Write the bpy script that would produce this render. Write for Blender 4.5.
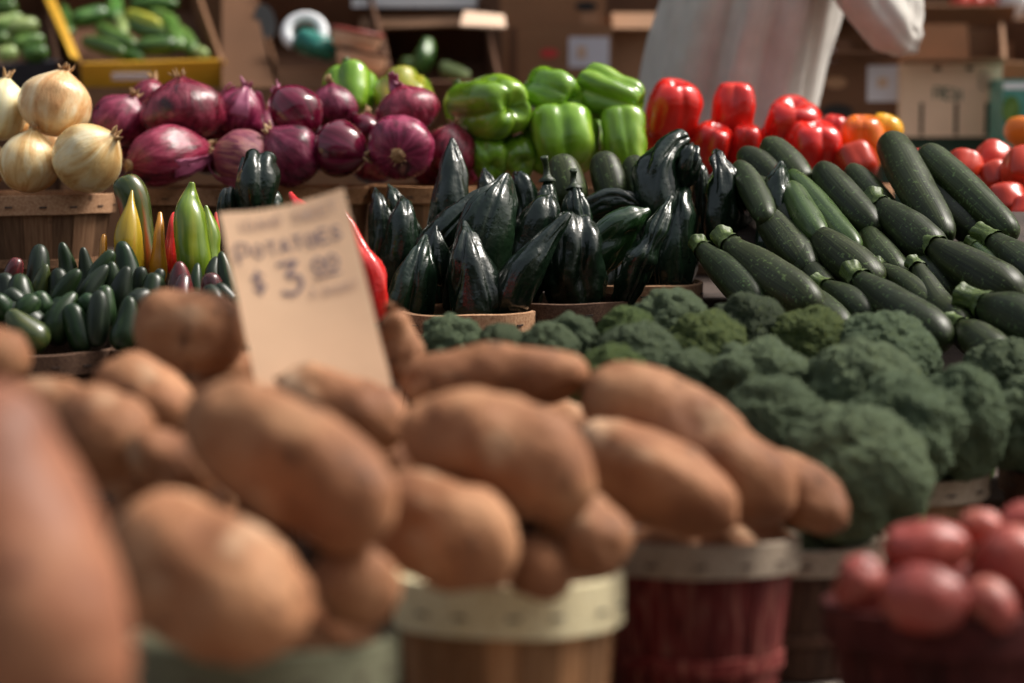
import bpy, bmesh, math, random
import numpy as np
from mathutils import Vector, Matrix, noise
R = math.radians
random.seed(7)
S = bpy.context.scene
COL = S.collection
for _o in list(bpy.data.objects):
    bpy.data.objects.remove(_o)

# ------------------------------------------------------------------ camera, sky, sun, exposure
FPX = 2218.0; CAMZ = 1.15; PITCH = math.atan((341.5 - 108) / FPX)
cam = bpy.data.cameras.new('camera'); camo = bpy.data.objects.new('camera', cam); COL.objects.link(camo)
cam.sensor_width = 36.0; cam.lens = 36.0 * FPX / 1024; cam.clip_start = 0.05; cam.clip_end = 400
camo.location = (0, 0, CAMZ); camo.rotation_euler = (math.pi / 2 - PITCH, 0, 0)
cam.dof.use_dof = True; cam.dof.focus_distance = 2.29; cam.dof.aperture_fstop = cam.lens / 25.5; cam.dof.aperture_blades = 0
S.camera = camo
SUN_ELEV, SUN_AZ = R(52), R(70)          # azimuth measured from +Y (away from camera) to +X (right)
w = bpy.data.worlds.new('World'); S.world = w; w.use_nodes = True
wn = w.node_tree.nodes; wl = w.node_tree.links
sky = wn.new('ShaderNodeTexSky'); sky.sky_type = 'NISHITA'; sky.sun_disc = False
sky.sun_elevation = SUN_ELEV; sky.sun_rotation = SUN_AZ; sky.air_density = 1.6; sky.dust_density = 8.0; sky.ozone_density = 1.0
bg = wn['Background']; bg.inputs[1].default_value = 0.075
_hs = wn.new('ShaderNodeHueSaturation'); _hs.inputs['Saturation'].default_value = .5; wl.new(sky.outputs[0], _hs.inputs['Color']); wl.new(_hs.outputs[0], bg.inputs[0])   # thin overcast greys the blue
sun = bpy.data.lights.new('sun', 'SUN'); suno = bpy.data.objects.new('sun', sun); COL.objects.link(suno)
sun.energy = 1.75; sun.angle = R(18); sun.color = (1.0, 0.95, 0.88)
_sd = Vector((math.sin(SUN_AZ) * math.cos(SUN_ELEV), math.cos(SUN_AZ) * math.cos(SUN_ELEV), math.sin(SUN_ELEV)))
suno.rotation_euler = _sd.to_track_quat('Z', 'Y').to_euler()
S.view_settings.view_transform = 'Standard'; S.view_settings.look = 'None'
S.view_settings.gamma = 1.0; S.view_settings.use_curve_mapping = False
S.view_settings.exposure = 1.1

FWD = Vector((0, math.cos(PITCH), -math.sin(PITCH))); UP = Vector((0, math.sin(PITCH), math.cos(PITCH))); RIGHT = Vector((1, 0, 0))
def P(x, y, d):
    return Vector((0, 0, CAMZ)) + d * (FWD + (x - 512) / FPX * RIGHT - (y - 341.5) / FPX * UP)
def at_height(px, d, z):
    return Vector(((px - 512) / FPX * d, (d - (CAMZ - z) * math.sin(PITCH)) / math.cos(PITCH), z))
def cdir(ax, ay, az):                     # right, up, towards the camera
    return (ax * RIGHT + ay * UP - az * FWD).normalized()

# ------------------------------------------------------------------ materials
def lin(h):
    return tuple(h) + (1.0,)
def mat(name, cols, scale=8, coord='obj', pcs=(1, 1, 1), detail=4, rough=.45, rvar=0.0, bump=None, bump2=None, coat=0, spots=None,
        sss=0, vary=.12, hue=.0, spec=.5, dist=0.0, stave=False, sheen=0):
    m = bpy.data.materials.new(name); m.use_nodes = True
    nt = m.node_tree; N = nt.nodes; L = nt.links
    b = N['Principled BSDF']
    tc = N.new('ShaderNodeTexCoord')
    if coord == 'pc':
        at = N.new('ShaderNodeAttribute'); at.attribute_name = 'pc'; src = at.outputs['Vector']
    else:
        src = tc.outputs['Object']
    mp = N.new('ShaderNodeMapping'); mp.inputs['Scale'].default_value = pcs; L.new(src, mp.inputs[0])
    oi = N.new('ShaderNodeObjectInfo')
    sc = N.new('ShaderNodeVectorMath'); sc.operation = 'SCALE'; sc.inputs[0].default_value = (17.3, 9.1, 5.7); L.new(oi.outputs['Random'], sc.inputs['Scale'])
    ad = N.new('ShaderNodeVectorMath'); ad.operation = 'ADD'; L.new(mp.outputs[0], ad.inputs[0]); L.new(sc.outputs[0], ad.inputs[1])
    vec = ad.outputs[0]
    nz = N.new('ShaderNodeTexNoise'); nz.inputs['Scale'].default_value = scale; nz.inputs['Detail'].default_value = detail
    nz.inputs['Distortion'].default_value = dist; L.new(vec, nz.inputs['Vector'])
    rp = N.new('ShaderNodeValToRGB'); L.new(nz.outputs['Fac'], rp.inputs[0])
    e = rp.color_ramp.elements
    while len(e) < len(cols): e.new(.5)
    for i, (p, c) in enumerate(cols):
        e[i].position = p; e[i].color = lin(c)
    col = rp.outputs[0]
    if stave:
        av = N.new('ShaderNodeAttribute'); av.attribute_name = 'rv'
        mx = N.new('ShaderNodeMix'); mx.data_type = 'RGBA'; mx.blend_type = 'MULTIPLY'; mx.inputs[0].default_value = .75
        L.new(col, mx.inputs[6]); L.new(av.outputs['Fac'], mx.inputs[7]); col = mx.outputs[2]
    if spots:                              # (colour, scale, threshold, softness[, stretch])
        for sp in (spots if isinstance(spots, list) else [spots]):
            v = N.new('ShaderNodeTexNoise'); v.inputs['Scale'].default_value = sp[1]; v.inputs['Detail'].default_value = 2.5
            L.new(tc.outputs['Object'] if len(sp) < 5 else vec, v.inputs['Vector'])
            mr = N.new('ShaderNodeMapRange'); mr.inputs[1].default_value = sp[2]; mr.inputs[2].default_value = sp[2] + sp[3]; L.new(v.outputs['Fac'], mr.inputs[0])
            mx = N.new('ShaderNodeMix'); mx.data_type = 'RGBA'; L.new(mr.outputs[0], mx.inputs[0]); L.new(col, mx.inputs[6]); mx.inputs[7].default_value = lin(sp[0]); col = mx.outputs[2]
    if vary or hue:
        hs = N.new('ShaderNodeHueSaturation'); L.new(col, hs.inputs['Color'])
        m1 = N.new('ShaderNodeMapRange'); m1.inputs[3].default_value = 1 - vary; m1.inputs[4].default_value = 1 + vary; L.new(oi.outputs['Random'], m1.inputs[0]); L.new(m1.outputs[0], hs.inputs['Value'])
        if hue:
            mm = N.new('ShaderNodeMath'); mm.operation = 'FRACT'; m3 = N.new('ShaderNodeMath'); m3.operation = 'MULTIPLY'; m3.inputs[1].default_value = 7.31
            L.new(oi.outputs['Random'], m3.inputs[0]); L.new(m3.outputs[0], mm.inputs[0])
            m2 = N.new('ShaderNodeMapRange'); m2.inputs[3].default_value = .5 - hue; m2.inputs[4].default_value = .5 + hue; L.new(mm.outputs[0], m2.inputs[0]); L.new(m2.outputs[0], hs.inputs['Hue'])
        col = hs.outputs[0]
    L.new(col, b.inputs['Base Color'])
    b.inputs['Roughness'].default_value = rough; b.inputs['Specular IOR Level'].default_value = spec
    if rvar:
        n2 = N.new('ShaderNodeTexNoise'); n2.inputs['Scale'].default_value = 40; n2.inputs['Detail'].default_value = 3; L.new(tc.outputs['Object'], n2.inputs['Vector'])
        m4 = N.new('ShaderNodeMapRange'); m4.inputs[1].default_value = .3; m4.inputs[2].default_value = .7; m4.inputs[3].default_value = max(.03, rough - rvar); m4.inputs[4].default_value = rough + rvar
        L.new(n2.outputs['Fac'], m4.inputs[0]); L.new(m4.outputs[0], b.inputs['Roughness'])
    if coat: b.inputs['Coat Weight'].default_value = coat; b.inputs['Coat Roughness'].default_value = .12
    if sheen: b.inputs['Sheen Weight'].default_value = sheen
    if sss:
        b.inputs['Subsurface Weight'].default_value = sss; b.inputs['Subsurface Radius'].default_value = (.01, .006, .003); b.inputs['Subsurface Scale'].default_value = .5
    last = None
    for bp in (bump, bump2):
        if not bp: continue
        kind, bs, st, dd = bp
        if kind == 'vor':
            t = N.new('ShaderNodeTexVoronoi'); t.inputs['Scale'].default_value = bs; L.new(tc.outputs['Object'], t.inputs['Vector']); o = t.outputs['Distance']; inv = True
        else:
            t = N.new('ShaderNodeTexNoise'); t.inputs['Scale'].default_value = bs; t.inputs['Detail'].default_value = 4; L.new(vec if kind == 'pc' else tc.outputs['Object'], t.inputs['Vector']); o = t.outputs['Fac']; inv = False
        bn = N.new('ShaderNodeBump'); bn.inputs['Strength'].default_value = st; bn.inputs['Distance'].default_value = dd; bn.invert = inv
        L.new(o, bn.inputs['Height'])
        if last: L.new(last, bn.inputs['Normal'])
        last = bn.outputs[0]
    if last: L.new(last, b.inputs['Normal'])
    return m

MT = {}
MT['russet'] = mat('russet_skin', [(.33, (.18, .070, .031)), (.5, (.285, .124, .057)), (.66, (.38, .19, .095))], 18, rough=.72, rvar=.08, spec=.25, bump=('n', 90, .45, .005), spots=[((.14, .06, .03), 18, .62, .14), ((.41, .235, .13), 20, .60, .12), ((.12, .055, .028), 60, .62, .1), ((.46, .30, .19), 22, .62, .2)], vary=.1)
MT['sweet'] = mat('reddish_skin', [(.3, (.15, .052, .027)), (.55, (.27, .105, .054)), (.75, (.38, .175, .095))], 12, rough=.6, rvar=.1, spec=.3, bump=('n', 70, .35, .004), spots=((.16, .06, .035), 34, .64, .1), vary=.04)
MT['redpot'] = mat('red_potato_skin', [(.3, (.21, .032, .025)), (.55, (.34, .062, .046)), (.75, (.47, .15, .10))], 22, rough=.4, rvar=.1, spec=.42, bump=('n', 90, .3, .003), spots=[((.13, .03, .02), 40, .62, .08), ((.05, .012, .01), 26, .66, .03)], vary=.26)
MT['yonion'] = mat('yellow_onion_skin', [(.3, (.55, .27, .09)), (.43, (.68, .42, .18)), (.56, (.77, .57, .31)), (.72, (.82, .71, .49))], 1.5, 'pc', (1.2, 1.2, 1.0), rough=.3, rvar=.1, bump=('pc', 14, .3, .003), sss=.1, vary=.1, hue=.01, dist=1.2)
MT['ponion'] = mat('pale_onion_skin', [(.3, (.62, .48, .22)), (.5, (.74, .66, .38)), (.7, (.80, .78, .56))], 2.2, 'pc', (1.6, 1.6, .7), rough=.3, rvar=.1, bump=('pc', 14, .15, .003), sss=.15, vary=.06)
MT['ronion'] = mat('red_onion_skin', [(.28, (.045, .004, .011)), (.45, (.15, .009, .032)), (.62, (.27, .032, .075)), (.8, (.44, .15, .19))], 2.4, 'pc', (1.8, 1.8, 1.7), detail=8, rough=.27, rvar=.12, bump=('pc', 9, .3, .003), vary=.2, hue=.012, dist=.4, spots=[((.04, .008, .012), 26, .64, .08), ((.30, .13, .10), 18, .69, .04)])
MT['ronion_glossy'] = mat('dark_red_onion_skin', [(.28, (.05, .003, .010)), (.5, (.115, .006, .022)), (.75, (.22, .02, .06))], 3.0, 'pc', (2, 2, .4), rough=.14, bump=('pc', 8, .1, .002), coat=.3, vary=.12)
MT['ronion_dry'] = mat('dry_red_onion_skin', [(.28, (.08, .012, .02)), (.42, (.22, .03, .075)), (.58, (.36, .12, .11)), (.75, (.45, .26, .15))], 3.2, 'pc', (2.2, 2.2, .8), detail=7, rough=.5, bump=('pc', 12, .5, .004), vary=.1, dist=1.0)
MT['husk'] = mat('dry_husk', [(.3, (.22, .10, .04)), (.6, (.48, .30, .14)), (.8, (.62, .46, .27))], 50, rough=.7, bump=('n', 160, .5, .003))
MT['petal'] = mat('magenta_husk', [(.3, (.30, .05, .12)), (.6, (.52, .15, .26)), (.8, (.62, .30, .36))], 40, rough=.45, vary=.15)
MT['green_bell'] = mat('green_pepper_skin', [(.3, (.075, .18, .010)), (.55, (.17, .33, .02)), (.78, (.34, .47, .06))], 1.6, 'pc', (1.2, 1.2, .8), rough=.2, rvar=.06, bump=('n', 26, .06, .01), coat=.15, sss=.05, vary=.16, hue=.008)
MT['yg_bell'] = mat('yellow_green_pepper_skin', [(.35, (.12, .22, .012)), (.6, (.36, .34, .03)), (.8, (.52, .34, .03))], 1.6, 'pc', (1.2, 1.2, .8), rough=.2, coat=.15)
MT['red_bell'] = mat('red_pepper_skin', [(.3, (.50, .010, .008)), (.6, (.72, .024, .014)), (.82, (.80, .07, .022))], 1.8, 'pc', rough=.18, rvar=.06, bump=('n', 26, .06, .01), coat=.15, vary=.14)
MT['orange_bell'] = mat('orange_pepper_skin', [(.3, (.66, .10, .006)), (.7, (.80, .20, .01))], 1.8, 'pc', rough=.2, coat=.15)
MT['yellow_bell'] = mat('yellow_pepper_skin', [(.3, (.75, .34, .01)), (.7, (.82, .46, .02))], 1.8, 'pc', rough=.2, coat=.15)
MT['orange'] = mat('orange_peel', [(.3, (.70, .15, .01)), (.7, (.80, .24, .02))], 12, rough=.38, bump=('n', 260, .3, .002))
MT['tomato'] = mat('tomato_skin', [(.3, (.44, .018, .008)), (.7, (.60, .05, .016))], 9, rough=.28, vary=.14)
MT['zuke'] = mat('zucchini_skin', [(.3, (.010, .016, .005)), (.5, (.021, .030, .009)), (.75, (.042, .056, .018))], 5, 'pc', (2.2, 2.2, .25), spec=.26, rough=.42, rvar=.09, bump=('pc', 6, .12, .003), spots=((.075, .12, .04), 240, .60, .08), vary=.3, hue=.012)
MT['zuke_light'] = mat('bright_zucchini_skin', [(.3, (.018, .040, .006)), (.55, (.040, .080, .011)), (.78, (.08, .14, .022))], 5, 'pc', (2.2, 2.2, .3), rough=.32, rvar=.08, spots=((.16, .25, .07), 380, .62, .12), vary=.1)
MT['zuke_stem'] = mat('zucchini_stem', [(.3, (.03, .055, .010)), (.6, (.075, .115, .02)), (.8, (.18, .22, .05))], 3, 'pc', (3, 3, 1), rough=.5, bump=('n', 200, .4, .003))
MT['pob'] = mat('poblano_skin', [(.3, (.004, .011, .006)), (.6, (.008, .019, .009)), (.8, (.016, .036, .014))], 7, rough=.2, rvar=.10, bump=('n', 60, .32, .006), bump2=('n', 200, .28, .0022), coat=.15, spec=.5, vary=.35)
MT['pob_green'] = mat('dark_green_pepper_skin', [(.3, (.007, .022, .008)), (.6, (.015, .045, .012)), (.8, (.035, .085, .018))], 7, rough=.2, rvar=.08, bump=('n', 45, .2, .006), bump2=('n', 190, .18, .002), coat=.3)
MT['pob_stem'] = mat('poblano_stem', [(.3, (.012, .022, .010)), (.7, (.035, .055, .018))], 40, rough=.45, bump=('n', 200, .4, .002))
MT['jal'] = mat('jalapeno_skin', [(.3, (.010, .024, .009)), (.6, (.017, .040, .012)), (.8, (.042, .085, .022))], 3, 'pc', rough=.33, rvar=.08, vary=.3, hue=.02, spec=.35)
MT['jal_dark'] = mat('dark_jalapeno_skin', [(.3, (.007, .013, .008)), (.6, (.016, .026, .013)), (.8, (.034, .056, .022))], 3, 'pc', rough=.36, vary=.2, spec=.35)
MT['jal_red'] = mat('reddening_jalapeno_skin', [(.32, (.03, .016, .014)), (.55, (.10, .014, .016)), (.75, (.20, .028, .03))], 2, 'pc', rough=.26, vary=.2, coat=.15)
MT['jal_olive'] = mat('olive_jalapeno_skin', [(.32, (.022, .04, .012)), (.55, (.06, .075, .018)), (.75, (.13, .12, .03))], 2, 'pc', rough=.3, vary=.1, coat=.1)
MT['cub_y'] = mat('yellow_long_pepper_skin', [(.3, (.30, .20, .012)), (.55, (.46, .31, .02)), (.75, (.50, .20, .015))], 1.5, 'pc', rough=.24, vary=.1, coat=.15)
MT['cub_o'] = mat('orange_long_pepper_skin', [(.3, (.46, .18, .01)), (.7, (.58, .25, .018))], 1.5, 'pc', rough=.24, coat=.15)
MT['cub_g'] = mat('green_long_pepper_skin', [(.3, (.07, .13, .010)), (.5, (.14, .22, .014)), (.78, (.34, .36, .035))], 1.6, 'pc', (1.4, 1.4, 1.2), rough=.2, coat=.2)
MT['cub_rg'] = mat('red_and_green_long_pepper_skin', [(.38, (.035, .055, .012)), (.5, (.08, .085, .014)), (.66, (.34, .05, .012))], 1.3, 'pc', rough=.24, coat=.15)
MT['chili_red'] = mat('red_long_pepper_skin', [(.3, (.46, .010, .012)), (.7, (.66, .03, .02))], 3, 'pc', rough=.2, bump=('n', 60, .3, .006), coat=.25)
MT['cuke'] = mat('cucumber_skin', [(.3, (.02, .062, .010)), (.5, (.06, .15, .02)), (.75, (.20, .31, .08))], 1.7, 'pc', (1.3, 1.3, 1.1), rough=.35, vary=.28, hue=.015, bump=('n', 120, .3, .003))
MT['cuke_pale'] = mat('pale_cucumber_skin', [(.3, (.13, .22, .05)), (.6, (.34, .42, .15)), (.8, (.52, .55, .26))], 1.7, 'pc', rough=.35, vary=.15)
MT['cuke_yellow'] = mat('yellowed_cucumber_skin', [(.3, (.16, .24, .03)), (.5, (.38, .40, .04)), (.75, (.60, .48, .05))], 1.4, 'pc', rough=.35)
def broc(name, cols, vary):
    return mat(name, cols, 16, rough=.8, detail=5, bump=('vor', 330, 1.0, .0026), spots=[((.17, .21, .045), 19, .57, .16), ((.24, .29, .15), 170, .53, .1), ((.05, .08, .045), 120, .58, .1)], vary=vary, hue=.012, spec=.12)
MT['broc'] = broc('broccoli_buds', [(.3, (.105, .148, .092)), (.55, (.178, .240, .145)), (.78, (.29, .37, .215))], .2)
MT['broc_yellow'] = broc('yellowing_broccoli_buds', [(.3, (.06, .10, .034)), (.5, (.115, .17, .05)), (.75, (.25, .31, .06))], .05)
MT['broc_grey'] = broc('greyish_broccoli_buds', [(.3, (.045, .062, .042)), (.55, (.075, .10, .066)), (.78, (.115, .14, .09))], .05)
MT['stalk'] = mat('broccoli_stalk', [(.3, (.10, .18, .05)), (.7, (.20, .29, .10))], 4, 'pc', (2, 2, .4), rough=.55)
def wood(name, a, b, c, rough=.7, px=9):
    return mat(name, [(.25, a), (.5, b), (.78, c)], 5, 'pc', (px, px, .7), detail=6, rough=rough, spec=.18, bump=('pc', 9, .35, .002), stave=True, vary=.08, spots=((a[0] * .4, a[1] * .4, a[2] * .4), 38, .68, .1))
MT['stave'] = wood('basket_staves', (.13, .062, .032), (.22, .115, .06), (.32, .18, .10))
MT['stave_dark'] = wood('dark_basket_staves', (.045, .022, .014), (.085, .042, .026), (.14, .075, .045))
MT['stave_tan'] = wood('tan_basket_staves', (.26, .12, .05), (.42, .215, .10), (.52, .29, .15))
MT['stave_red'] = wood('red_stained_staves', (.035, .008, .007), (.155, .020, .018), (.33, .15, .11), px=2.6)
MT['stave_redder'] = wood('dark_red_stained_staves', (.02, .004, .003), (.06, .008, .007), (.11, .03, .024), px=2.6)
MT['hoop'] = wood('basket_hoop', (.24, .12, .062), (.36, .20, .11), (.46, .28, .165))
MT['hoop_dark'] = wood('dark_basket_hoop', (.05, .026, .016), (.09, .048, .03), (.14, .08, .05))
MT['hoop_grey'] = wood('weathered_basket_hoop', (.20, .15, .11), (.32, .255, .19), (.42, .35, .27))
MT['hoop_pale'] = wood('pale_basket_hoop', (.62, .50, .27), (.76, .67, .42), (.82, .76, .54), .55)
MT['hoop_green'] = wood('greenish_basket_hoop', (.085, .085, .052), (.14, .14, .088), (.20, .195, .13))
MT['hoop_red'] = MT['stave_redder']
MT['staple'] = mat('rusty_staple', [(.3, (.03, .02, .016)), (.7, (.09, .05, .035))], 90, rough=.5)
MT['dark'] = mat('dark_hole', [(.3, (.004, .004, .005)), (.7, (.012, .011, .010))], 20, rough=.8, vary=0)
def card(name, c, v=.06):
    return mat(name, [(.3, tuple(x * .82 for x in c)), (.6, c), (.8, tuple(min(1, x * 1.1) for x in c))], 7, rough=.75, spec=.2, detail=5, bump=('n', 60, .15, .002), vary=v, spots=((c[0] * .6, c[1] * .55, c[2] * .5), 9, .66, .12))
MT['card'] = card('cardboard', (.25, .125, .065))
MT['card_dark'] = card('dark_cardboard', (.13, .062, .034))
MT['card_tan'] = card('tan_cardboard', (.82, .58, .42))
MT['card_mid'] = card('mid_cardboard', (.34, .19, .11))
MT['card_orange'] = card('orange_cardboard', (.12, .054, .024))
MT['paper'] = card('white_paper', (.62, .60, .66), .02)
MT['sign'] = card('sign_card', (.80, .53, .34), 0)
MT['ink'] = mat('marker_ink', [(.3, (.20, .14, .16)), (.7, (.27, .19, .19))], 60, rough=.6, vary=0)
MT['ink_faint'] = mat('faint_marker_ink', [(.3, (.50, .34, .25)), (.7, (.56, .38, .28))], 60, rough=.6, vary=0)
MT['ink_green'] = mat('dark_green_print', [(.3, (.03, .09, .07)), (.7, (.06, .13, .10))], 60, rough=.6, vary=0)
MT['ink_red'] = mat('red_print', [(.3, (.40, .02, .02)), (.7, (.5, .03, .03))], 30, rough=.6, vary=0)
MT['yellow'] = mat('yellow_print', [(.3, (.52, .27, .012)), (.7, (.66, .36, .018))], 9, rough=.55, vary=0)
MT['navy'] = mat('navy_print', [(.3, (.018, .020, .030)), (.7, (.035, .036, .05))], 9, rough=.6, vary=0)
MT['white'] = mat('white_foam', [(.3, (.76, .77, .79)), (.7, (.83, .84, .85))], 20, rough=.6, vary=0)
MT['teal'] = mat('teal_plastic', [(.3, (.01, .15, .12)), (.7, (.03, .25, .19))], 30, rough=.4, vary=0)
MT['tealgreen'] = mat('teal_green_film', [(.3, (.03, .19, .15)), (.6, (.10, .32, .27)), (.8, (.22, .45, .40))], 16, rough=.3, vary=0, dist=2)
MT['peach'] = mat('peach_wicker', [(.3, (.66, .36, .21)), (.7, (.78, .50, .33))], 30, rough=.6, bump=('n', 120, .4, .004))
MT['greenbox'] = card('dark_green_carton', (.03, .055, .04), 0)
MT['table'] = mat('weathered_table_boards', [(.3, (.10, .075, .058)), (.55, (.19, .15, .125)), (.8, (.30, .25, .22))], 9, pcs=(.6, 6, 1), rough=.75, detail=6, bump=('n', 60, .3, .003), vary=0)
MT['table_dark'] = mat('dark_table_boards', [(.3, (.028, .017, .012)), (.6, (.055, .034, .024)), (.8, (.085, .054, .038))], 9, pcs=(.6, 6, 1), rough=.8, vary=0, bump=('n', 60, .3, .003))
MT['tabletan'] = mat('tan_table_boards', [(.3, (.36, .20, .09)), (.6, (.48, .29, .14)), (.8, (.55, .36, .19))], 9, pcs=(.6, 6, 1), rough=.7, vary=0)
MT['ground'] = mat('concrete', [(.3, (.14, .13, .12)), (.6, (.20, .19, .175)), (.8, (.26, .25, .23))], 1.5, rough=.85, detail=8, vary=0, bump=('n', 30, .3, .01))
MT['wallwood'] = mat('dark_brown_boards', [(.3, (.035, .018, .012)), (.6, (.07, .036, .024)), (.8, (.11, .06, .04))], 3, pcs=(6, 6, .5), rough=.8, detail=6, vary=0, bump=('n', 20, .3, .01))
MT['shirt'] = mat('beige_cotton', [(.3, (.48, .445, .40)), (.6, (.55, .515, .465)), (.8, (.60, .565, .515))], 30, rough=.85, vary=0, bump=('n', 420, .25, .001), sheen=.2)
MT['denim'] = mat('dark_trousers', [(.3, (.03, .03, .04)), (.7, (.05, .05, .065))], 60, rough=.85, vary=0)
MT['skin'] = mat('skin', [(.3, (.44, .25, .17)), (.7, (.52, .31, .22))], 20, rough=.5, vary=0, sss=.08)
MT['hair'] = mat('hair', [(.3, (.03, .02, .014)), (.7, (.06, .04, .03))], 6, pcs=(8, 8, 1), rough=.5, vary=0)
MT['eye'] = mat('eye', [(.3, (.6, .58, .55)), (.7, (.66, .64, .6))], 10, rough=.2, vary=0)
MT['shoe'] = mat('shoe_leather', [(.3, (.02, .015, .012)), (.7, (.04, .03, .024))], 30, rough=.5, vary=0)

# ------------------------------------------------------------------ mesh helpers
class G:
    def __init__(s): s.v = []; s.f = []; s.pc = []; s.rv = []
    def add(s, vs, fs, pc=None, rv=None):
        o = len(s.v); s.v += [tuple(x) for x in vs]; s.f += [tuple(i + o for i in f) for f in fs]
        s.pc += pc if pc else [(x[0] * 8, x[1] * 8, x[2] * 8) for x in vs]
        s.rv += rv if rv else [1.0] * len(vs)
    def box(s, lo, hi, M=None):
        vs = [Vector((x, y, z)) for x in (lo[0], hi[0]) for y in (lo[1], hi[1]) for z in (lo[2], hi[2])]
        if M: vs = [M @ v for v in vs]
        s.add(vs, [(0, 1, 3, 2), (4, 6, 7, 5), (0, 4, 5, 1), (2, 3, 7, 6), (0, 2, 6, 4), (1, 5, 7, 3)])
    def slab(s, q, t, nrm=None):           # quad extruded by thickness along its normal
        q = [Vector(p) for p in q]; n = nrm or (q[1] - q[0]).cross(q[3] - q[0]).normalized()
        vs = q + [p + n * t for p in q]
        s.add(vs, [(3, 2, 1, 0), (4, 5, 6, 7)] + [(i, (i + 1) % 4, 4 + (i + 1) % 4, 4 + i) for i in range(4)])
    def build(s, name, m, parent=None, smooth=True, bevel=0, mtx=None):
        me = bpy.data.meshes.new(name); me.from_pydata(s.v, [], s.f); me.update()
        a = me.attributes.new('pc', 'FLOAT_VECTOR', 'POINT'); a.data.foreach_set('vector', np.array(s.pc, 'f').ravel())
        a = me.attributes.new('rv', 'FLOAT', 'POINT'); a.data.foreach_set('value', np.array(s.rv, 'f'))
        me.polygons.foreach_set('use_smooth', [smooth] * len(me.polygons))
        me.materials.append(MT[m] if isinstance(m, str) else m)
        bm = bmesh.new(); bm.from_mesh(me); bmesh.ops.recalc_face_normals(bm, faces=bm.faces); bm.to_mesh(me); bm.free()
        return link(name, me, parent, bevel, mtx)
def link(name, me, parent=None, bevel=0, mtx=None):
    o = bpy.data.objects.new(name, me); COL.objects.link(o)
    if parent: o.parent = parent
    if mtx is not None: o.matrix_local = mtx
    if bevel:
        b = o.modifiers.new('b', 'BEVEL'); b.width = bevel; b.segments = 2; b.limit_method = 'ANGLE'
    return o
def tag(o, label, cat, group=None, kind=None):
    o['label'] = label; o['category'] = cat
    if group: o['group'] = group
    if kind: o['kind'] = kind
    return o
def thing(name, label, cat, mtx=None, group=None):
    o = bpy.data.objects.new(name, None); o.empty_display_size = .02; COL.objects.link(o)
    if mtx is not None: o.matrix_world = mtx
    return tag(o, label, cat, group)
def cr(pts, n):                            # Catmull-Rom through points, n samples, any dimension
    pts = [np.array(p, float) for p in pts]
    if len(pts) == 2: return [pts[0] + (pts[1] - pts[0]) * i / (n - 1) for i in range(n)]
    pp = [2 * pts[0] - pts[1]] + pts + [2 * pts[-1] - pts[-2]]; out = []
    for i in range(n):
        u = i / (n - 1) * (len(pts) - 1); k = min(int(u), len(pts) - 2); t = u - k
        a, b, c, d = pp[k:k + 4]
        out.append(.5 * ((2 * b) + (-a + c) * t + (2 * a - 5 * b + 4 * c - d) * t * t + (-a + 3 * b - 3 * c + d) * t ** 3))
    return out
def frame(a, b, roll=0):
    z = (b - a).normalized(); x = (FWD * -1) - z * (FWD * -1).dot(z)
    if x.length < .05: x = RIGHT - z * RIGHT.dot(z)
    x.normalize(); y = z.cross(x)
    M = Matrix((x, y, z)).transposed().to_4x4(); M = Matrix.Translation((a + b) / 2) @ M @ Matrix.Rotation(roll, 4, 'Z')
    return M
def tube(g, sp, ctrl, Rad, ns=24, nr=30, lobe=None, nz=None, flat=1.0, rv=None):
    """sp: local spine points; ctrl: (t, r) outline; lobe: (count, depth, power, twist); nz: (amplitude, frequency, seed)"""
    dense = cr(sp, 40) if len(sp) > 2 else cr(sp, 2)
    dense = [Vector(p) for p in dense]
    nd = len(dense) - 1
    def spine(t):
        u = t * nd; k = max(0, min(int(math.floor(u)), nd - 1)); return dense[k] + (dense[k + 1] - dense[k]) * (u - k)
    # parallel-transport frames
    fr = []; T0 = (dense[1] - dense[0]).normalized()
    X = Vector((1, 0, 0)); X = X - T0 * X.dot(T0)
    if X.length < .1: X = Vector((0, 1, 0)) - T0 * T0.y
    X.normalize()
    for k in range(nd + 1):
        T = (dense[min(k + 1, nd)] - dense[max(k - 1, 0)]).normalized()
        X = (X - T * X.dot(T)).normalized(); fr.append((X.copy(), T.cross(X)))
    prof = cr(ctrl, nr)
    vs = []; pc = []; fs = []
    for i, (t, r) in enumerate(prof):
        t = float(t); r = max(0.0, float(r)) * Rad
        k = max(0, min(int(round(t * nd)), nd)); X, Y = fr[k]; c = spine(t)
        for j in range(ns):
            th = 2 * math.pi * j / ns; rr = r
            if lobe:
                n, dp, pw, tw = lobe; rr *= 1 - dp * (1 - abs(math.sin(n / 2 * (th + tw * t))) ** pw)
            ct, st = math.cos(th), math.sin(th)
            p = c + X * (ct * rr) + Y * (st * rr * flat)
            if nz and r > 0:
                am, fq, sd = nz[:3]
                q = p * fq + Vector((sd * 3.1, sd * 1.7, -sd * 2.3))
                f = noise.noise(q) * am + noise.noise(q * 2.3) * am * .4
                if len(nz) > 3:                # deep irregular creases
                    n1 = noise.noise(Vector((ct * .75 + sd, st * .75, t * 1.1 - sd))); n2 = noise.noise(Vector((ct * 1.3 - sd, st * 1.3 + 3, t * 3.0 + sd)))
                    f += nz[3] * min(1, r / (Rad * .8)) * (-1.6 * math.exp(-(n1 / .10) ** 2) - .5 * math.exp(-((n2 - .15) / .10) ** 2) + .5)
                p = p + (X * ct + Y * st) * f * min(1, r / (Rad * .4))
            vs.append(p); pc.append((ct, st, t))
    for i in range(nr - 1):
        for j in range(ns):
            fs.append((i * ns + j, i * ns + (j + 1) % ns, (i + 1) * ns + (j + 1) % ns, (i + 1) * ns + j))
    g.add(vs, fs, pc, [rv] * len(vs) if rv is not None else None)

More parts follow.
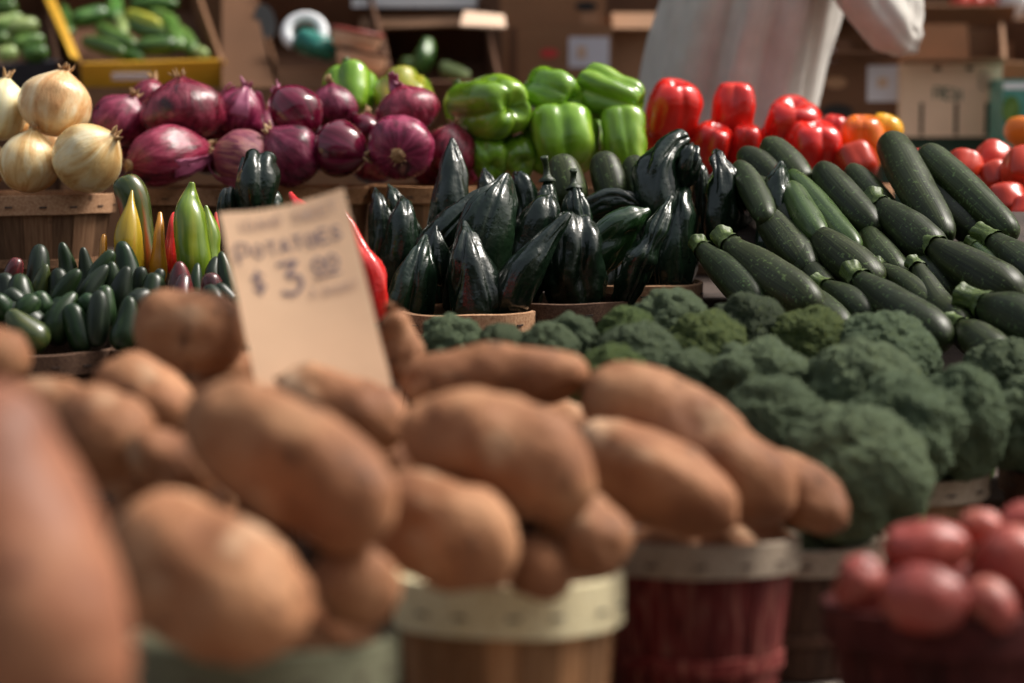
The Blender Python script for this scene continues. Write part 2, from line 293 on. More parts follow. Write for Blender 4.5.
POTATO = [(0, 0), (.012, .28), (.07, .6), (.2, .88), (.45, 1), (.7, .95), (.9, .66), (.985, .28), (1, 0)]
ZUKE = [(0, 0), (0, .40), (.02, .47), (.07, .52), (.16, .64), (.32, .84), (.6, 1), (.82, .96), (.93, .74), (.985, .38), (1, 0)]
BELL = [(.14, 0), (.08, .22), (.005, .5), (.03, .82), (.18, .99), (.45, 1), (.74, .94), (.92, .78), (1, .52), (.96, .24), (.87, 0)]
POBL = [(0, 0), (.008, .09), (.06, .17), (.2, .36), (.45, .70), (.66, .94), (.8, 1), (.93, .82), (.99, .45), (1, 0)]
HOOK = [(0, 0), (.01, .15), (.05, .22), (.18, .38), (.42, .70), (.68, 1), (.85, .95), (.96, .6), (1, 0)]
CUBA = [(0, 0), (.01, .10), (.08, .22), (.3, .5), (.6, .85), (.82, 1), (.95, .8), (1, .4), (1, 0)]
POB2 = [(0, 0), (.008, .13), (.04, .22), (.16, .42), (.38, .70), (.62, .93), (.8, 1), (.94, .78), (1, .3), (1, 0)]
JALB = [(0, 0), (.008, .26), (.05, .52), (.16, .76), (.42, .97), (.7, 1), (.92, .76), (.99, .35), (1, 0)]
JALA = [(0, 0), (.02, .22), (.12, .48), (.4, .82), (.72, 1), (.92, .76), (.99, .35), (1, 0)]
CUKE = [(0, 0), (.01, .3), (.06, .62), (.2, .88), (.5, 1), (.8, .92), (.94, .66), (.99, .3), (1, 0)]
ONION = [(0, 0), (.005, .12), (.03, .38), (.13, .74), (.3, .97), (.45, 1), (.62, .92), (.78, .68), (.89, .38), (.955, .17), (.99, .10), (1.0, 0)]
TOM = [(.1, 0), (.04, .22), (0, .48), (.1, .82), (.38, 1), (.68, .9), (.9, .56), (.985, .25), (1, 0)]

SEED = [1]
def seed(): SEED[0] += 1; return SEED[0] * 1.37
def local_spine(M, pts):
    I = M.inverted(); return [I @ p for p in pts]

# ------------------------------------------------------------------ produce builders
def potato(name, label, m, x, y, d, ln, wd, axis, group, cat='potato', bend=.06, flat=.92, roll=0, detail=1, nzk=1.0):
    """ln, wd in photo pixels at depth d; axis = (right, up, towards camera)"""
    c = P(x, y, d); k = d / FPX; L = ln * k; Wd = wd * k; a = cdir(*axis)
    M = frame(c - a * L / 2, c + a * L / 2, roll)
    g = G(); s = seed()
    tube(g, [(0, 0, -L / 2), (bend * L, 0, 0), (0, 0, L / 2)], POTATO, Wd / 2, 36, 40, None, (.085 * Wd * nzk, 2.0 / Wd, s), flat)
    # shallow eyes
    rng = random.Random(int(s * 100)); vs = [Vector(v) for v in g.v]
    for _ in range(9):
        e = rng.choice(vs); rad = .006 + .004 * rng.random(); dep = .0022
        for i, v in enumerate(vs):
            q = (v - e).length
            if q < rad * 1.8:
                f = math.exp(-(q / rad) ** 2 * 2); n = Vector((v.x, v.y, 0)).normalized() if (v.x or v.y) else Vector((0, 0, 1)); g.v[i] = tuple(Vector(g.v[i]) - n * dep * f)
    o = g.build(name, m, None, mtx=M); tag(o, label, cat, group)
    return o

def onion(name, label, m, x, y, d, wd, ln, axis, group, neck='husk', shag=0, roots=False, roll=0):
    c = P(x, y, d); k = d / FPX; L = ln * k * 1.06; W2 = wd * k / 2 * 1.07; a = cdir(*axis)
    M = frame(c - a * L / 2, c + a * L / 2, roll); s = seed()
    t = thing(name, label, 'onion', M, group)
    g = G(); tube(g, [(0, 0, -L / 2), (.02 * L, 0, 0), (0, 0, L / 2)], ONION, W2, 40, 40, (5, .02, .8, .5), (.0042, 24, s)); g.build('bulb', m, t)
    g = G(); rng = random.Random(int(s * 77))
    for q in range(rng.randint(4, 9)):      # twisted dry neck
        an = rng.random() * 6.28; h = (.002 + .007 * rng.random()); b0 = Vector((math.cos(an) * W2 * .1, math.sin(an) * W2 * .1, L * .46)); b1 = b0 + Vector((math.cos(an) * .003 + rng.uniform(-.006, .006), math.sin(an) * .003 + rng.uniform(-.006, .006), h + L * .04))
        tube(g, [b0, (b0 + b1) / 2 + Vector((rng.uniform(-.003, .003), 0, 0)), b1], [(0, 1), (.3, .9), (.7, .6), (1, .15), (1, 0)], rng.uniform(.0012, .0032), 6, 7)
    g.build('neck', neck, t)
    if roots:
        g = G()
        tube(g, [(0, 0, -L / 2 + .004), (0, 0, -L / 2 - .0035)], [(0, 1), (.5, .9), (1, .6), (1, 0)], W2 * .24, 14, 6, None, (.0015, 200, s))
        for q in range(22):
            an = rng.random() * 6.28; rr = W2 * .2 * rng.random(); b0 = Vector((math.cos(an) * rr, math.sin(an) * rr, -L / 2)); b1 = b0 + Vector((math.cos(an) * .005, math.sin(an) * .005, -.004 - .004 * rng.random()))
            tube(g, [b0, (b0 + b1) / 2 + Vector((0, .001, 0)), b1], [(0, 1), (.5, .8), (1, .3)], .0007, 4, 4)
        g.build('root_tuft', 'husk', t)
    for q in range(shag):                   # loose curling skin
        g = G(); an0 = rng.random() * 6.28; wa = rng.uniform(.35, .8); t0, t1 = rng.uniform(.25, .5), rng.uniform(.75, .95)
        nu, nv = 9, 9; vs = []; fs = []; pc = []; pr = cr(ONION, 60)
        for i in range(nu):
            u = i / (nu - 1); tt = t0 + (t1 - t0) * u; rr = min(pr, key=lambda z: abs(z[0] - tt))[1] * W2
            lift = .0015 + .008 * (u ** 2) * rng.uniform(.6, 1.0)
            for j in range(nv):
                v = j / (nv - 1) - .5; wj = wa * (1 - .5 * u) * (1 + .25 * noise.noise(Vector((i * .7, j * .9, s)))); an = an0 + v * wj
                l2 = lift + .006 * abs(v) ** 1.5 + .0012 * noise.noise(Vector((i * 1.3, j * 1.3, s + q)))
                vs.append(Vector((math.cos(an) * (rr + l2), math.sin(an) * (rr + l2), (tt - .5) * L + lift * .5))); pc.append((math.cos(an), math.sin(an), tt))
        for i in range(nu - 1):
            for j in range(nv - 1): fs.append((i * nv + j, i * nv + j + 1, (i + 1) * nv + j + 1, (i + 1) * nv + j))
        g.add(vs, fs, pc); o = g.build('loose_skin', 'petal', t)
        md = o.modifiers.new('t', 'SOLIDIFY'); md.thickness = .0004
    return t

def bell(name, label, m, x, y, d, wd, ln, axis, group, lobes=4, depth=.15, stem=True, roll=0, cat='bell pepper', flat=.94, extra=0):
    c = P(x, y, d); k = d / FPX; L = ln * k; W2 = wd * k / 2; a = cdir(*axis)      # axis points to the blossom end
    M = frame(c - a * L / 2, c + a * L / 2, roll); s = seed()
    t = thing(name, label, cat, M, group)
    g = G(); tube(g, [(0, 0, -L / 2), (.03 * L, 0.02 * L, 0), (0, 0, L / 2)], BELL, W2 * 1.06, 64, 44, (lobes, depth * 1.25, .75, .12), (.0045, 24, s), flat); g.build('body', m, t)
    if stem:
        g = G(); z0 = -L / 2 + .1 * L
        tube(g, [(0, 0, z0 + .004), (.002, 0, z0 - .012), (.008, .002, z0 - .026)], [(0, 2.6), (.12, 2.2), (.25, 1.1), (.6, .9), (.95, 1.15), (1, .9), (1, 0)], .0048, 12, 14, (5, .15, 1, 0)); g.build('stem', 'zuke_stem', t)
    return t

def pod(name, label, m, pts, wd, group, cat, ctrl=ZUKE, stem=None, lobe=None, nz=None, flat=1.0, roll=0, dmean=None, ns=28, nr=34, bend=0.0, stem_at=0):
    """pts: list of (px, py, depth) from the first end to the second; wd: photo pixels"""
    W = [P(*p) for p in pts]; dm = sum(p[2] for p in pts) / len(pts); Rad = wd * dm / FPX / 2
    M = frame(W[0], W[-1], roll); sp = local_spine(M, W); L = (W[-1] - W[0]).length
    if len(sp) == 2 and bend: sp = [sp[0], Vector((bend * L * .6, bend * L * .8, 0)), sp[1]]
    s = seed(); nz = (nz[0], nz[1], s) + tuple(nz[2:]) if nz else (.0012, 30, s)
    g = G(); tube(g, sp, ctrl, Rad, ns, nr, lobe, nz, flat)
    if not stem:
        o = g.build(name, m, None, mtx=M); tag(o, label, cat, group); return o
    t = thing(name, label, cat, M, group); g.build('body', m, t)
    g = G(); e, e2 = (sp[0], sp[1]) if stem_at == 0 else (sp[-1], sp[-2]); dr = (e - e2).normalized()
    side = Vector((dr.y, -dr.x, .1)).normalized() if abs(dr.z) < .9 else Vector((1, .3, 0))
    if stem == 'zuke':
        l = Rad * random.uniform(.75, 1.1)
        tube(g, [e - dr * Rad * .25, e + dr * l * .4, e + dr * l + side * l * .15], [(0, .60), (.15, .56), (.4, .43), (.8, .45), (.97, .53), (1, .46), (1, 0)], Rad, 30, 16, (5, .16, .8, .3), (.0008, 90, s)); g.build('stem', 'zuke_stem', t)
    else:
        l = random.uniform(.014, .024)
        tube(g, [e - dr * .004, e + dr * l * .5, e + dr * l + side * .006], [(0, 2.4), (.1, 2.2), (.22, 1.1), (.6, .85), (.95, 1.1), (1, .8), (1, 0)], .0042, 10, 12, (5, .12, 1, 0), (.0006, 150, s)); g.build('stem', 'pob_stem', t)
    return t

# broccoli crowns: unions of spheres over a dome, with bud clusters
def ico(n):
    bm = bmesh.new(); bmesh.ops.create_icosphere(bm, subdivisions=n, radius=1); bm.verts.ensure_lookup_table()
    v = np.array([x.co[:] for x in bm.verts]); f = [tuple(x.index for x in p.verts) for p in bm.faces]; bm.free(); return v, f
_ICO = ico(6)
def crown_mesh(sd, m, nl):
    rng = np.random.RandomState(sd); D, F = _ICO
    C = []; 
    for i in range(nl):
        if i == 0: th, ph = 0.0, 0.0
        else:
            th = math.acos(max(-1, 1 - (i + .3) / nl * 1.62)); ph = i * 2.39996 + rng.uniform(-.25, .25)
        dd = np.array([math.sin(th) * math.cos(ph), math.sin(th) * math.sin(ph), math.cos(th)])
        rr = rng.uniform(.30, .42); C.append((dd * (1.0 - rr) * rng.uniform(.90, 1.04) * np.array([1, 1, .86]), rr))
    r = np.full(len(D), 0.0)
    acc = np.zeros(len(D)); KK = 17.0
    base = np.full(len(D), .40)
    acc += np.exp(KK * base)
    for c, rr in C:
        dc = D @ c; disc = rr * rr - c @ c + dc * dc
        rad = np.where(disc > 0, dc + np.sqrt(np.maximum(disc, 0)), 0.0)
        acc += np.exp(KK * np.maximum(rad, 0))
    r = np.log(acc) / KK
    # bud clusters
    n = 1300; i = np.arange(n) + .5; ph = np.arccos(1 - 2 * i / n); th = math.pi * (1 + 5 ** .5) * i
    B = np.stack([np.cos(th) * np.sin(ph), np.sin(th) * np.sin(ph), np.cos(ph)], 1) + rng.normal(0, .022, (n, 3)); B /= np.linalg.norm(B, axis=1)[:, None]
    h = rng.uniform(.5, 1.3, n); best = np.full(len(D), -1.0); arg = np.zeros(len(D), int)
    for k in range(0, len(D), 4096):
        q = D[k:k + 4096] @ B.T; arg[k:k + 4096] = q.argmax(1); best[k:k + 4096] = q.max(1)
    ang = np.arccos(np.clip(best, -1, 1)); bud = np.clip(1 - (ang / .060) ** 2, 0, 1)
    up = np.clip((D[:, 2] + .75) / .3, 0, 1)
    n2 = 95; i = np.arange(n2) + .5; ph = np.arccos(1 - 2 * i / n2); th = math.pi * (1 + 5 ** .5) * i
    B2 = np.stack([np.cos(th) * np.sin(ph), np.sin(th) * np.sin(ph), np.cos(ph)], 1) + rng.normal(0, .07, (n2, 3)); B2 /= np.linalg.norm(B2, axis=1)[:, None]
    h2 = rng.uniform(.6, 1.25, n2); q2 = D @ B2.T; a2 = q2.argmax(1); ang2 = np.arccos(np.clip(q2.max(1), -1, 1))
    clus = np.sqrt(np.clip(1 - (ang2 / .25) ** 2, 0, 1)) * h2[a2]
    r = r + clus * .088 - .052
    r = r + up * bud * h[arg] * .046 + up * np.array([noise.noise(Vector(d) * 5 + Vector((sd, 0, 0))) for d in D]) * .022
    # under side pulls in towards the stalk
    und = np.clip((-D[:, 2] - .7) / .3, 0, 1); r = r * (1 - .3 * und)
    V = D * r[:, None]
    me = bpy.data.meshes.new('crown'); me.from_pydata(V.tolist(), [], F); me.polygons.foreach_set('use_smooth', [True] * len(F)); me.materials.append(MT[m]); me.update()
    return me
CROWNS = {}
def crown(kind, i):
    if (kind, i) not in CROWNS: CROWNS[kind, i] = crown_mesh(11 + i * 7 + len(kind), kind, (20, 26, 32)[i % 3])
    return CROWNS[kind, i]
def broccoli(label, x0, y0, x1, y1, d, var=0, kind='broc', tilt=(0, 0), top=False, stalk=.07):
    """pixel box of the crown"""
    k = d / FPX; W2 = (x1 - x0) * k / 2 * 1.08
    cy = y0 + W2 / k * .92 if top else (y0 + y1) / 2
    c = P((x0 + x1) / 2, cy, d)
    M = Matrix.Translation(c) @ Matrix.Rotation(R(tilt[0]), 4, 'Y') @ Matrix.Rotation(R(tilt[1]) + .25, 4, 'X') @ Matrix.Rotation(var * 1.9 + x0 * .013, 4, 'Z')
    t = thing('broccoli', label, 'broccoli', M, 'broccoli heads in baskets')
    hz = W2 if top else max(W2 * .8, (y1 - y0) * k / 2)
    o = link('crown', crown(kind, var % 3), t, 0, Matrix.Diagonal((W2, W2, hz * 1.06, 1)))
    g = G(); tube(g, [(0, 0, -W2 * .2), (.004, 0, -W2 * .6), (0, 0, -W2 * .5 - stalk)], [(0, 1.5), (.3, 1.15), (.7, 1), (1, .95), (1, 0)], max(.009, W2 * .2), 16, 12, (6, .08, .8, 0), (.001, 60, seed())); g.build('stalk', 'stalk', t)
    return t

# ------------------------------------------------------------------ baskets
def basket(label, px, d, base, rad=.074, h=.115, stave='stave', hoop='hoop', group='round split wood produce baskets', slope=0.0, ns=18, rot=0.0, staples=7, low=.80, name='basket', hooph=.021):
    c = at_height(px, d, base + h); c.z = base
    t = thing(name, label, 'basket', Matrix.Translation(c) @ Matrix.Rotation(slope, 4, 'X') @ Matrix.Rotation(rot, 4, 'Z'), group)
    rng = random.Random(int(px * 13 + d * 1000)); g = G(); per = 9; rb = rad * low; th = .0022
    vs = []; fs = []; pc = []; rv = []
    tone = [rng.uniform(.25, 1.0) for _ in range(ns)]
    for i in range(ns):                     # each stave is a thin overlapping slat
        o = len(vs); off = .0012 if i % 2 else 0.0; a0 = 2 * math.pi * (i - .06) / ns; a1 = 2 * math.pi * (i + 1.06) / ns; wob = rng.uniform(-.0008, .0008)
        nzs = 7
        for shell in (0, 1):
            for r_ in range(nzs):
                u = r_ / (nzs - 1); rr = rb + (rad - rb) * u + off + wob - shell * th
                for j in range(per):
                    a = a0 + (a1 - a0) * j / (per - 1); vs.append((math.cos(a) * rr, math.sin(a) * rr, .002 + (h - .004) * u)); pc.append((math.cos(a) + i * 3.1, math.sin(a), u)); rv.append(tone[i])
        n1 = nzs * per
        for r_ in range(nzs - 1):
            for j in range(per - 1):
                q = o + r_ * per + j; fs.append((q, q + 1, q + per + 1, q + per)); q += n1; fs.append((q + per, q + per + 1, q + 1, q))
        for r_ in range(nzs - 1):
            for j in (0, per - 1):
                q = o + r_ * per + j; fs.append((q, q + per, q + per + n1, q + n1))
        for j in range(per - 1):
            for r_ in (0, nzs - 1):
                q = o + r_ * per + j; fs.append((q, q + 1, q + 1 + n1, q + n1))
    g.add(vs, fs, pc, rv); g.build('stave_wall', stave, t, smooth=False)
    def ring(name, r0, r1, z0, z1, m):
        g = G(); n = 72; vs = []; pc = []; fs = []; sd = rng.random() * 9
        for j in range(n):
            a = 2 * math.pi * j / n; dz = .0016 * noise.noise(Vector((math.cos(a) * 1.5, math.sin(a) * 1.5, sd))); dr = .0009 * noise.noise(Vector((math.cos(a) * 3, math.sin(a) * 3, sd + 4)))
            for (rr, z) in ((r0, z0), (r1, z0 + .001), (r1, z1 - .001), (r0, z1)):
                vs.append((math.cos(a) * (rr + dr), math.sin(a) * (rr + dr), z + dz)); pc.append((z * 9, j / n * .7 * 6, rr * 20))
        for j in range(n):
            for q in range(4): fs.append((j * 4 + q, ((j + 1) % n) * 4 + q, ((j + 1) % n) * 4 + (q + 1) % 4, j * 4 + (q + 1) % 4))
        g.add(vs, fs, pc); return g.build(name, m, t, smooth=False)
    hp = ring('rim_hoop', rad + .0003, rad + .0042, h - hooph, h, hoop)
    ring('inner_hoop', rad - .0062, rad - .0026, h - hooph, h - .002, hoop)
    ring('lower_hoop', rb + (rad - rb) * .30 + .0008, rb + (rad - rb) * .30 + .0034, h * .26, h * .36, stave)
    g = G(); tube(g, [(0, 0, .001), (0, 0, .007)], [(0, 0), (0, .7), (0, 1), (1, 1), (1, .7), (1, 0)], rb - .0032, 40, 8); g.build('base', stave, t, smooth=False)
    for q in range(staples):
        a = -math.pi / 2 + (q - (staples - 1) / 2) * .42 + rng.uniform(-.06, .06) - rot; g = G(); M = Matrix.Rotation(a, 4, 'Z')
        g.box((rad + .0043, -.0042, h - hooph * .62), (rad + .0056, .0042, h - hooph * .62 + .0018), M); g.build('staple', 'staple', hp, smooth=False)
    return t

# ================================================================== SETTING
def struct(name, g, m, smooth=False):
    o = g.build(name, m, None, smooth); o['kind'] = 'structure'; return o
g = G(); g.add([(-60, -40, 0), (60, -40, 0), (60, 80, 0), (-60, 80, 0)], [(0, 1, 2, 3)]); struct('ground', g, 'ground')

T0, T1, T2 = .72, .82, .938
t = thing('display_stand', 'stepped wooden market stand that carries the baskets of vegetables', 'display stand', Matrix.Translation((0, 2, 0)))
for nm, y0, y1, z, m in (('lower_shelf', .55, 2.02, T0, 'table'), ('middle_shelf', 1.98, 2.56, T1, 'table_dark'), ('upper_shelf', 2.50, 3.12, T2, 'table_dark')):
    g = G()
    n = 6 if nm == 'lower_shelf' else 3
    for i in range(n):
        a = y0 + (y1 - y0) * i / n; b = y0 + (y1 - y0) * (i + 1) / n - .006
        g.box((-1.25, a - 2, z - .025), (1.25, b - 2, z - .0005))
    g.build(nm, m, t, smooth=False, bevel=.003)
for yy, z0, z1 in ((2.022, T0, T1), (2.562, T1, T2)):
    pass
for (x, y, z) in [(sx * 1.2, yy, zz) for sx in (-1, 1) for yy, zz in ((.62, T0), (1.9, T0), (2.45, T1), (3.05, T2))]:
    g = G(); g.box((x - .03, y - 2 - .03, 0), (x + .03, y - 2 + .03, z - .026)); g.build('leg', 'table_dark', t, smooth=False, bevel=.003)
g = G(); g.box((-1.25, .56 - .02, T1 + .001), (1.25, .56 - .005 , T2 - .026)); g.build('riser_board', 'table_dark', t, smooth=False)
g = G(); g.box((-1.25, .022, T0 + .001), (1.25, .036, T1 - .026)); g.build('riser_board', 'table_dark', t, smooth=False)

# back table
t = thing('back_table', 'long back table with a tan front edge behind the onions', 'table', Matrix.Translation((0, 4, 0)))
BT = .93
g = G(); g.box((-2.2, -.62, BT - .04), (2.2, .9, BT)); g.build('tabletop', 'table', t, smooth=False, bevel=.003)
for sx in (-2.1, 2.1):
    for yy in (-.55, .85): 
        g = G(); g.box((sx - .035, yy - .035, 0), (sx + .035, yy + .035, BT - .041)); g.build('leg', 'table_dark', t, smooth=False)

# rear wall, with an unseen cover added overhead to darken the background
t = thing('wall_and_shade_cover', 'dark timber rear wall with an unseen cover added overhead to shade the back', 'shed', Matrix.Translation((0, 6, 0)))
g = G(); g.box((-7, 1.2, 0), (7, 1.3, 3.6)); g.build('rear_wall', 'wallwood', t, smooth=False)
g = G(); g.slab([(-7, -1.1, 3.36), (7, -1.1, 3.36), (7, 1.6, 3.65), (-7, 1.6, 3.65)], .06); g.build('shade_cover', 'wallwood', t, smooth=False)  # added out of view so the back of the stall stays dim
for sx in (-6.6, -3.2, 3.2, 6.6):
    g = G(); g.box((sx - .07, -.9, 0), (sx + .07, -.76, 3.36)); g.build('post', 'wallwood', t, smooth=False)
# unseen slab added behind and above the camera to cut frontal sky light
g = G(); g.slab([(-6, -7, 2.7), (6, -7, 2.7), (6, -1.3, 2.75), (-6, -1.3, 2.75)], .05); struct('sky_blocker', g, 'wallwood')

# ================================================================== BASKETS
BG = 'round split wood produce baskets'
basket('basket with a pale cream rim filled with brown potatoes at front centre', 508, 1.45, T0 + .004, .0720, .124, 'stave_tan', 'hoop_pale', low=.86, hooph=.034, rot=.3, slope=-R(4))
basket('red stained basket with a weathered grey rim holding brown potatoes', 694, 1.575, T0 + .004, .0715, .124, 'stave_red', 'hoop_grey', rot=.1, hooph=.024, slope=-R(4))
basket('basket with a greenish rim under the large potatoes at front left', 262, 1.30, T0 + .004, .076, .119, 'stave', 'hoop_green', hooph=.03, slope=-R(4))
basket('brown basket of potatoes left of the price card', 180, 1.60, T0, .074, .115, 'stave_dark', 'hoop_dark')
basket('brown basket of potatoes the price card stands in', 410, 1.66, T0, .074, .115, 'stave_dark', 'hoop_dark')
basket('basket under the huge reddish potato at the left edge', 30, .95, T0, .076, .115, 'stave', 'hoop')
basket('dark red basket heaped with red potatoes at lower right', 948, 1.385, T0 + .004, .0725, .119, 'stave_redder', 'hoop_red', hooph=.026, staples=0, slope=-R(4))
basket('dark red basket of red potatoes cut by the right edge', 1196, 1.42, T0, .0725, .115, 'stave_redder', 'hoop_red', staples=0)
basket('dark basket under the big front broccoli head beside the red basket', 790, 1.71, T0, .070, .105, 'stave_dark', 'hoop_grey')
basket('basket with a light rim below the right hand broccoli heads', 902, 1.87, T0, .069, .128, 'stave', 'hoop_grey', rot=.2)
basket('dark basket of broccoli cut by the right edge', 1092, 1.88, T0, .074, .128, 'stave_dark', 'hoop_dark')
basket('basket of broccoli right behind the longest potato', 528, 1.88, T0, .074, .115, 'stave_dark', 'hoop_dark')
basket('basket of broccoli at the foot of the zucchini slope', 716, 1.88, T0, .074, .115, 'stave_dark', 'hoop_dark')
basket('poblano basket nearest the price card with a light worn rim', 467, 2.30, T1, .068, .1225, 'stave', 'hoop', staples=5, rot=.5)
basket('middle poblano basket with a darker stapled rim', 561, 2.36, T1, .0705, .129, 'stave_dark', 'hoop_dark', rot=.2)
basket('reddish poblano basket beside the zucchini slope', 638, 2.47, T1, .068, .1385, 'stave_dark', 'hoop', rot=.8)
basket('dark basket of jalapenos at the left edge', 40, 2.10, T1, .073, .1057, 'stave_dark', 'hoop_dark')
basket('dark basket of jalapenos behind the lone round potato', 190, 2.10, T1, .071, .1057, 'stave_dark', 'hoop_dark')
basket('basket of long yellow and green peppers below the onions', 165, 2.29, T1, .069, .11, 'stave_dark', 'hoop_dark')
basket('basket of poblanos hidden behind the top of the price card', 246, 2.43, T1, .066, .14, 'stave_dark', 'hoop_dark')
basket('basket of upright poblanos to the right of the price card', 374, 2.43, T1, .066, .13, 'stave_dark', 'hoop_dark')
basket('basket of bright red long peppers behind the price card', 352, 2.12, T1, .060, .11, 'stave_dark', 'hoop_dark')
basket('brown basket full of yellow onions', 38, 2.58, T2, .0855, .114, 'stave', 'hoop', hooph=.023, staples=8, rot=.2)
basket('basket of red onions beside the yellow onions', 190, 2.72, T2, .0715, .116, 'stave', 'hoop', staples=6)
basket('middle basket of red onions behind the price card', 314, 2.72, T2, .0690, .117, 'stave_tan', 'stave_tan', staples=6, rot=.35)
basket('basket of red onions next to the green bell peppers', 428, 2.72, T2, .0690, .118, 'stave_tan', 'stave_tan', staples=6, rot=.15)
basket('basket under the large green bell peppers on the left', 490, 2.80, T2, .070, .115, 'stave', 'hoop')
basket('basket of green bell peppers beside the red ones', 608, 2.80, T2, .070, .115, 'stave', 'hoop')
basket('basket under the tallest red bell peppers', 716, 2.86, T2, .070, .115, 'stave', 'hoop')
basket('basket of red and orange bell peppers behind the zucchini', 834, 2.86, T2, .072, .115, 'stave', 'hoop')
basket('basket of tomatoes behind the rightmost zucchini', 1010, 2.74, T2, .080, .075, 'stave', 'hoop')

# ================================================================== POTATOES
PG = 'brown potatoes heaped in baskets'
potato('potato', 'huge reddish brown potato leaning at the left edge, nearest of all', 'sweet', 28, 560, .96, 380, 196, (.42, -1, .25), PG, roll=.4, nzk=.6)
for a in [
 ('large brown potato pointing at the viewer below the price card', 286, 468, 1.27, 262, 126, (.86, -.46, .45)),
 ('wide brown potato at lower left above the greenish basket rim', 212, 574, 1.19, 236, 150, (.80, -.46, .55)),
 ('small round potato wedged beside the greenish basket rim', 358, 583, 1.27, 92, 88, (.5, -.1, 1)),
 ('plain round potato beside the front left heap, lit on its right end', 107, 434, 1.36, 108, 98, (.5, -.3, .8)),
 ('brown potato mostly hidden behind the huge reddish one', 46, 408, 1.44, 110, 62, (1, -.1, .2)),
 ('rounded potato just under the lone round potato', 142, 398, 1.50, 112, 82, (.8, -.5, .5)),
 ('small brown potato peeking in at the left edge above the huge one', -6, 356, 1.50, 70, 62, (.6, .1, .7)),
 ('lone round potato standing highest left of the price card', 191, 333, 1.62, 114, 88, (1, -.12, .25)),
 ('low potato in the gap between the two large front left ones', 168, 466, 1.33, 104, 56, (.9, -.45, .3)),
 ('brown potato tucked against the foot of the price card', 344, 408, 1.50, 150, 74, (.92, -.38, .3)),
 ('narrow potato behind the right edge of the price card', 404, 350, 1.68, 88, 44, (.35, -1, .2)),
 ('longest potato lying sideways in front of the far broccoli', 495, 378, 1.56, 190, 70, (1, .06, .08)),
 ('big central potato with a bulging right end', 497, 460, 1.37, 216, 118, (.90, -.34, .42)),
 ('potato just above the cream rim on its left side', 446, 523, 1.33, 166, 108, (.88, -.40, .55)),
 ('small potato peeking out under the big central one at right', 588, 532, 1.37, 104, 82, (.62, -.55, .75)),
 ('tiny round potato resting on the middle of the cream rim', 538, 568, 1.36, 72, 68, (.2, -.4, 1)),
 ('long potato slanting between the central one and the red basket', 656, 479, 1.47, 190, 98, (.86, -.46, .4)),
 ('largest right hand potato slanting down over the red basket', 688, 445, 1.53, 246, 112, (.84, -.54, .3)),
 ('rightmost brown potato resting against the broccoli', 800, 494, 1.57, 112, 66, (.80, -.55, .45)),
]:
    potato('potato', a[0], 'russet', a[1], a[2], a[3], a[4], a[5], a[6], PG, roll=random.random() * 6, bend=random.uniform(-.05, .09))
for x, y, d in ((500, 600, 1.47), (690, 560, 1.58), (250, 640, 1.33), (300, 430, 1.55), (250, 392, 1.66), (150, 470, 1.58), (60, 690, .98), (742, 548, 1.60), (560, 590, 1.50), (330, 640, 1.33), (380, 470, 1.55), (560, 440, 1.60)):
    lab = {500: 'potato down inside the cream rimmed basket under the heap', 690: 'potato deep in the red basket under the slanting pair', 250: 'potato low in a left basket shaded by those above', 300: 'dim potato in the gap below the price card', 150: 'shaded potato under the heap beside the lone round one',
           60: 'potato carrying the huge reddish one at the left edge', 380: 'shaded potato between the front left pair and the central one', 560: 'potato in the dark gap behind the big central one', 742: 'potato sunk at the right side of the red basket', 330: 'potato sunk in the greenish rimmed basket at right'}[x]
    if (x, y) == (560, 590): lab = 'potato sunk at the right side of the cream rimmed basket'
    if (x, y) == (250, 392): lab = 'brown potato in the shade under the lone round one beside the price card'
    potato('potato', lab, 'russet', x, y, d, 120, 84, (.9, -.3, .4), PG)

rp = random.Random(5)
for px, d, zs in ((508, 1.45, (.76, .80, .835)), (694, 1.575, (.76, .80, .835)), (262, 1.30, (.76, .80, .84)), (180, 1.60, (.77, .82, .86, .90)), (410, 1.66, (.77, .82, .86, .90)), (30, .95, (.77, .82, .86, .90)), (-60, 1.44, (.77, .82, .86))):
    for z in zs:
        for q in range(2):
            an = rp.uniform(0, 6.28) if q == 0 else an + 3.14 + rp.uniform(-.4, .4); rr = .011 if z < .79 else .017 if z < .83 else .022
            c_ = at_height(px, d, z); x_ = 512 + (c_.x + math.cos(an) * rr) / d * FPX; v_ = c_ - Vector((0, 0, CAMZ)); y_ = 341.5 - v_.dot(UP) / v_.dot(FWD) * FPX; d_ = d + math.sin(an) * rr + .012
            potato('potato', 'brown potato packed low inside a basket beneath the heap', 'russet', x_, y_, d_, (.074 if z < .83 else .082) / d_ * FPX, .052 / d_ * FPX, (rp.uniform(-1, 1), rp.uniform(-.3, .3), rp.uniform(-1, 1)), PG)
basket('dark basket of potatoes mostly hidden behind the huge reddish one', -60, 1.44, T0, .074, .115, 'stave_dark', 'hoop_dark')
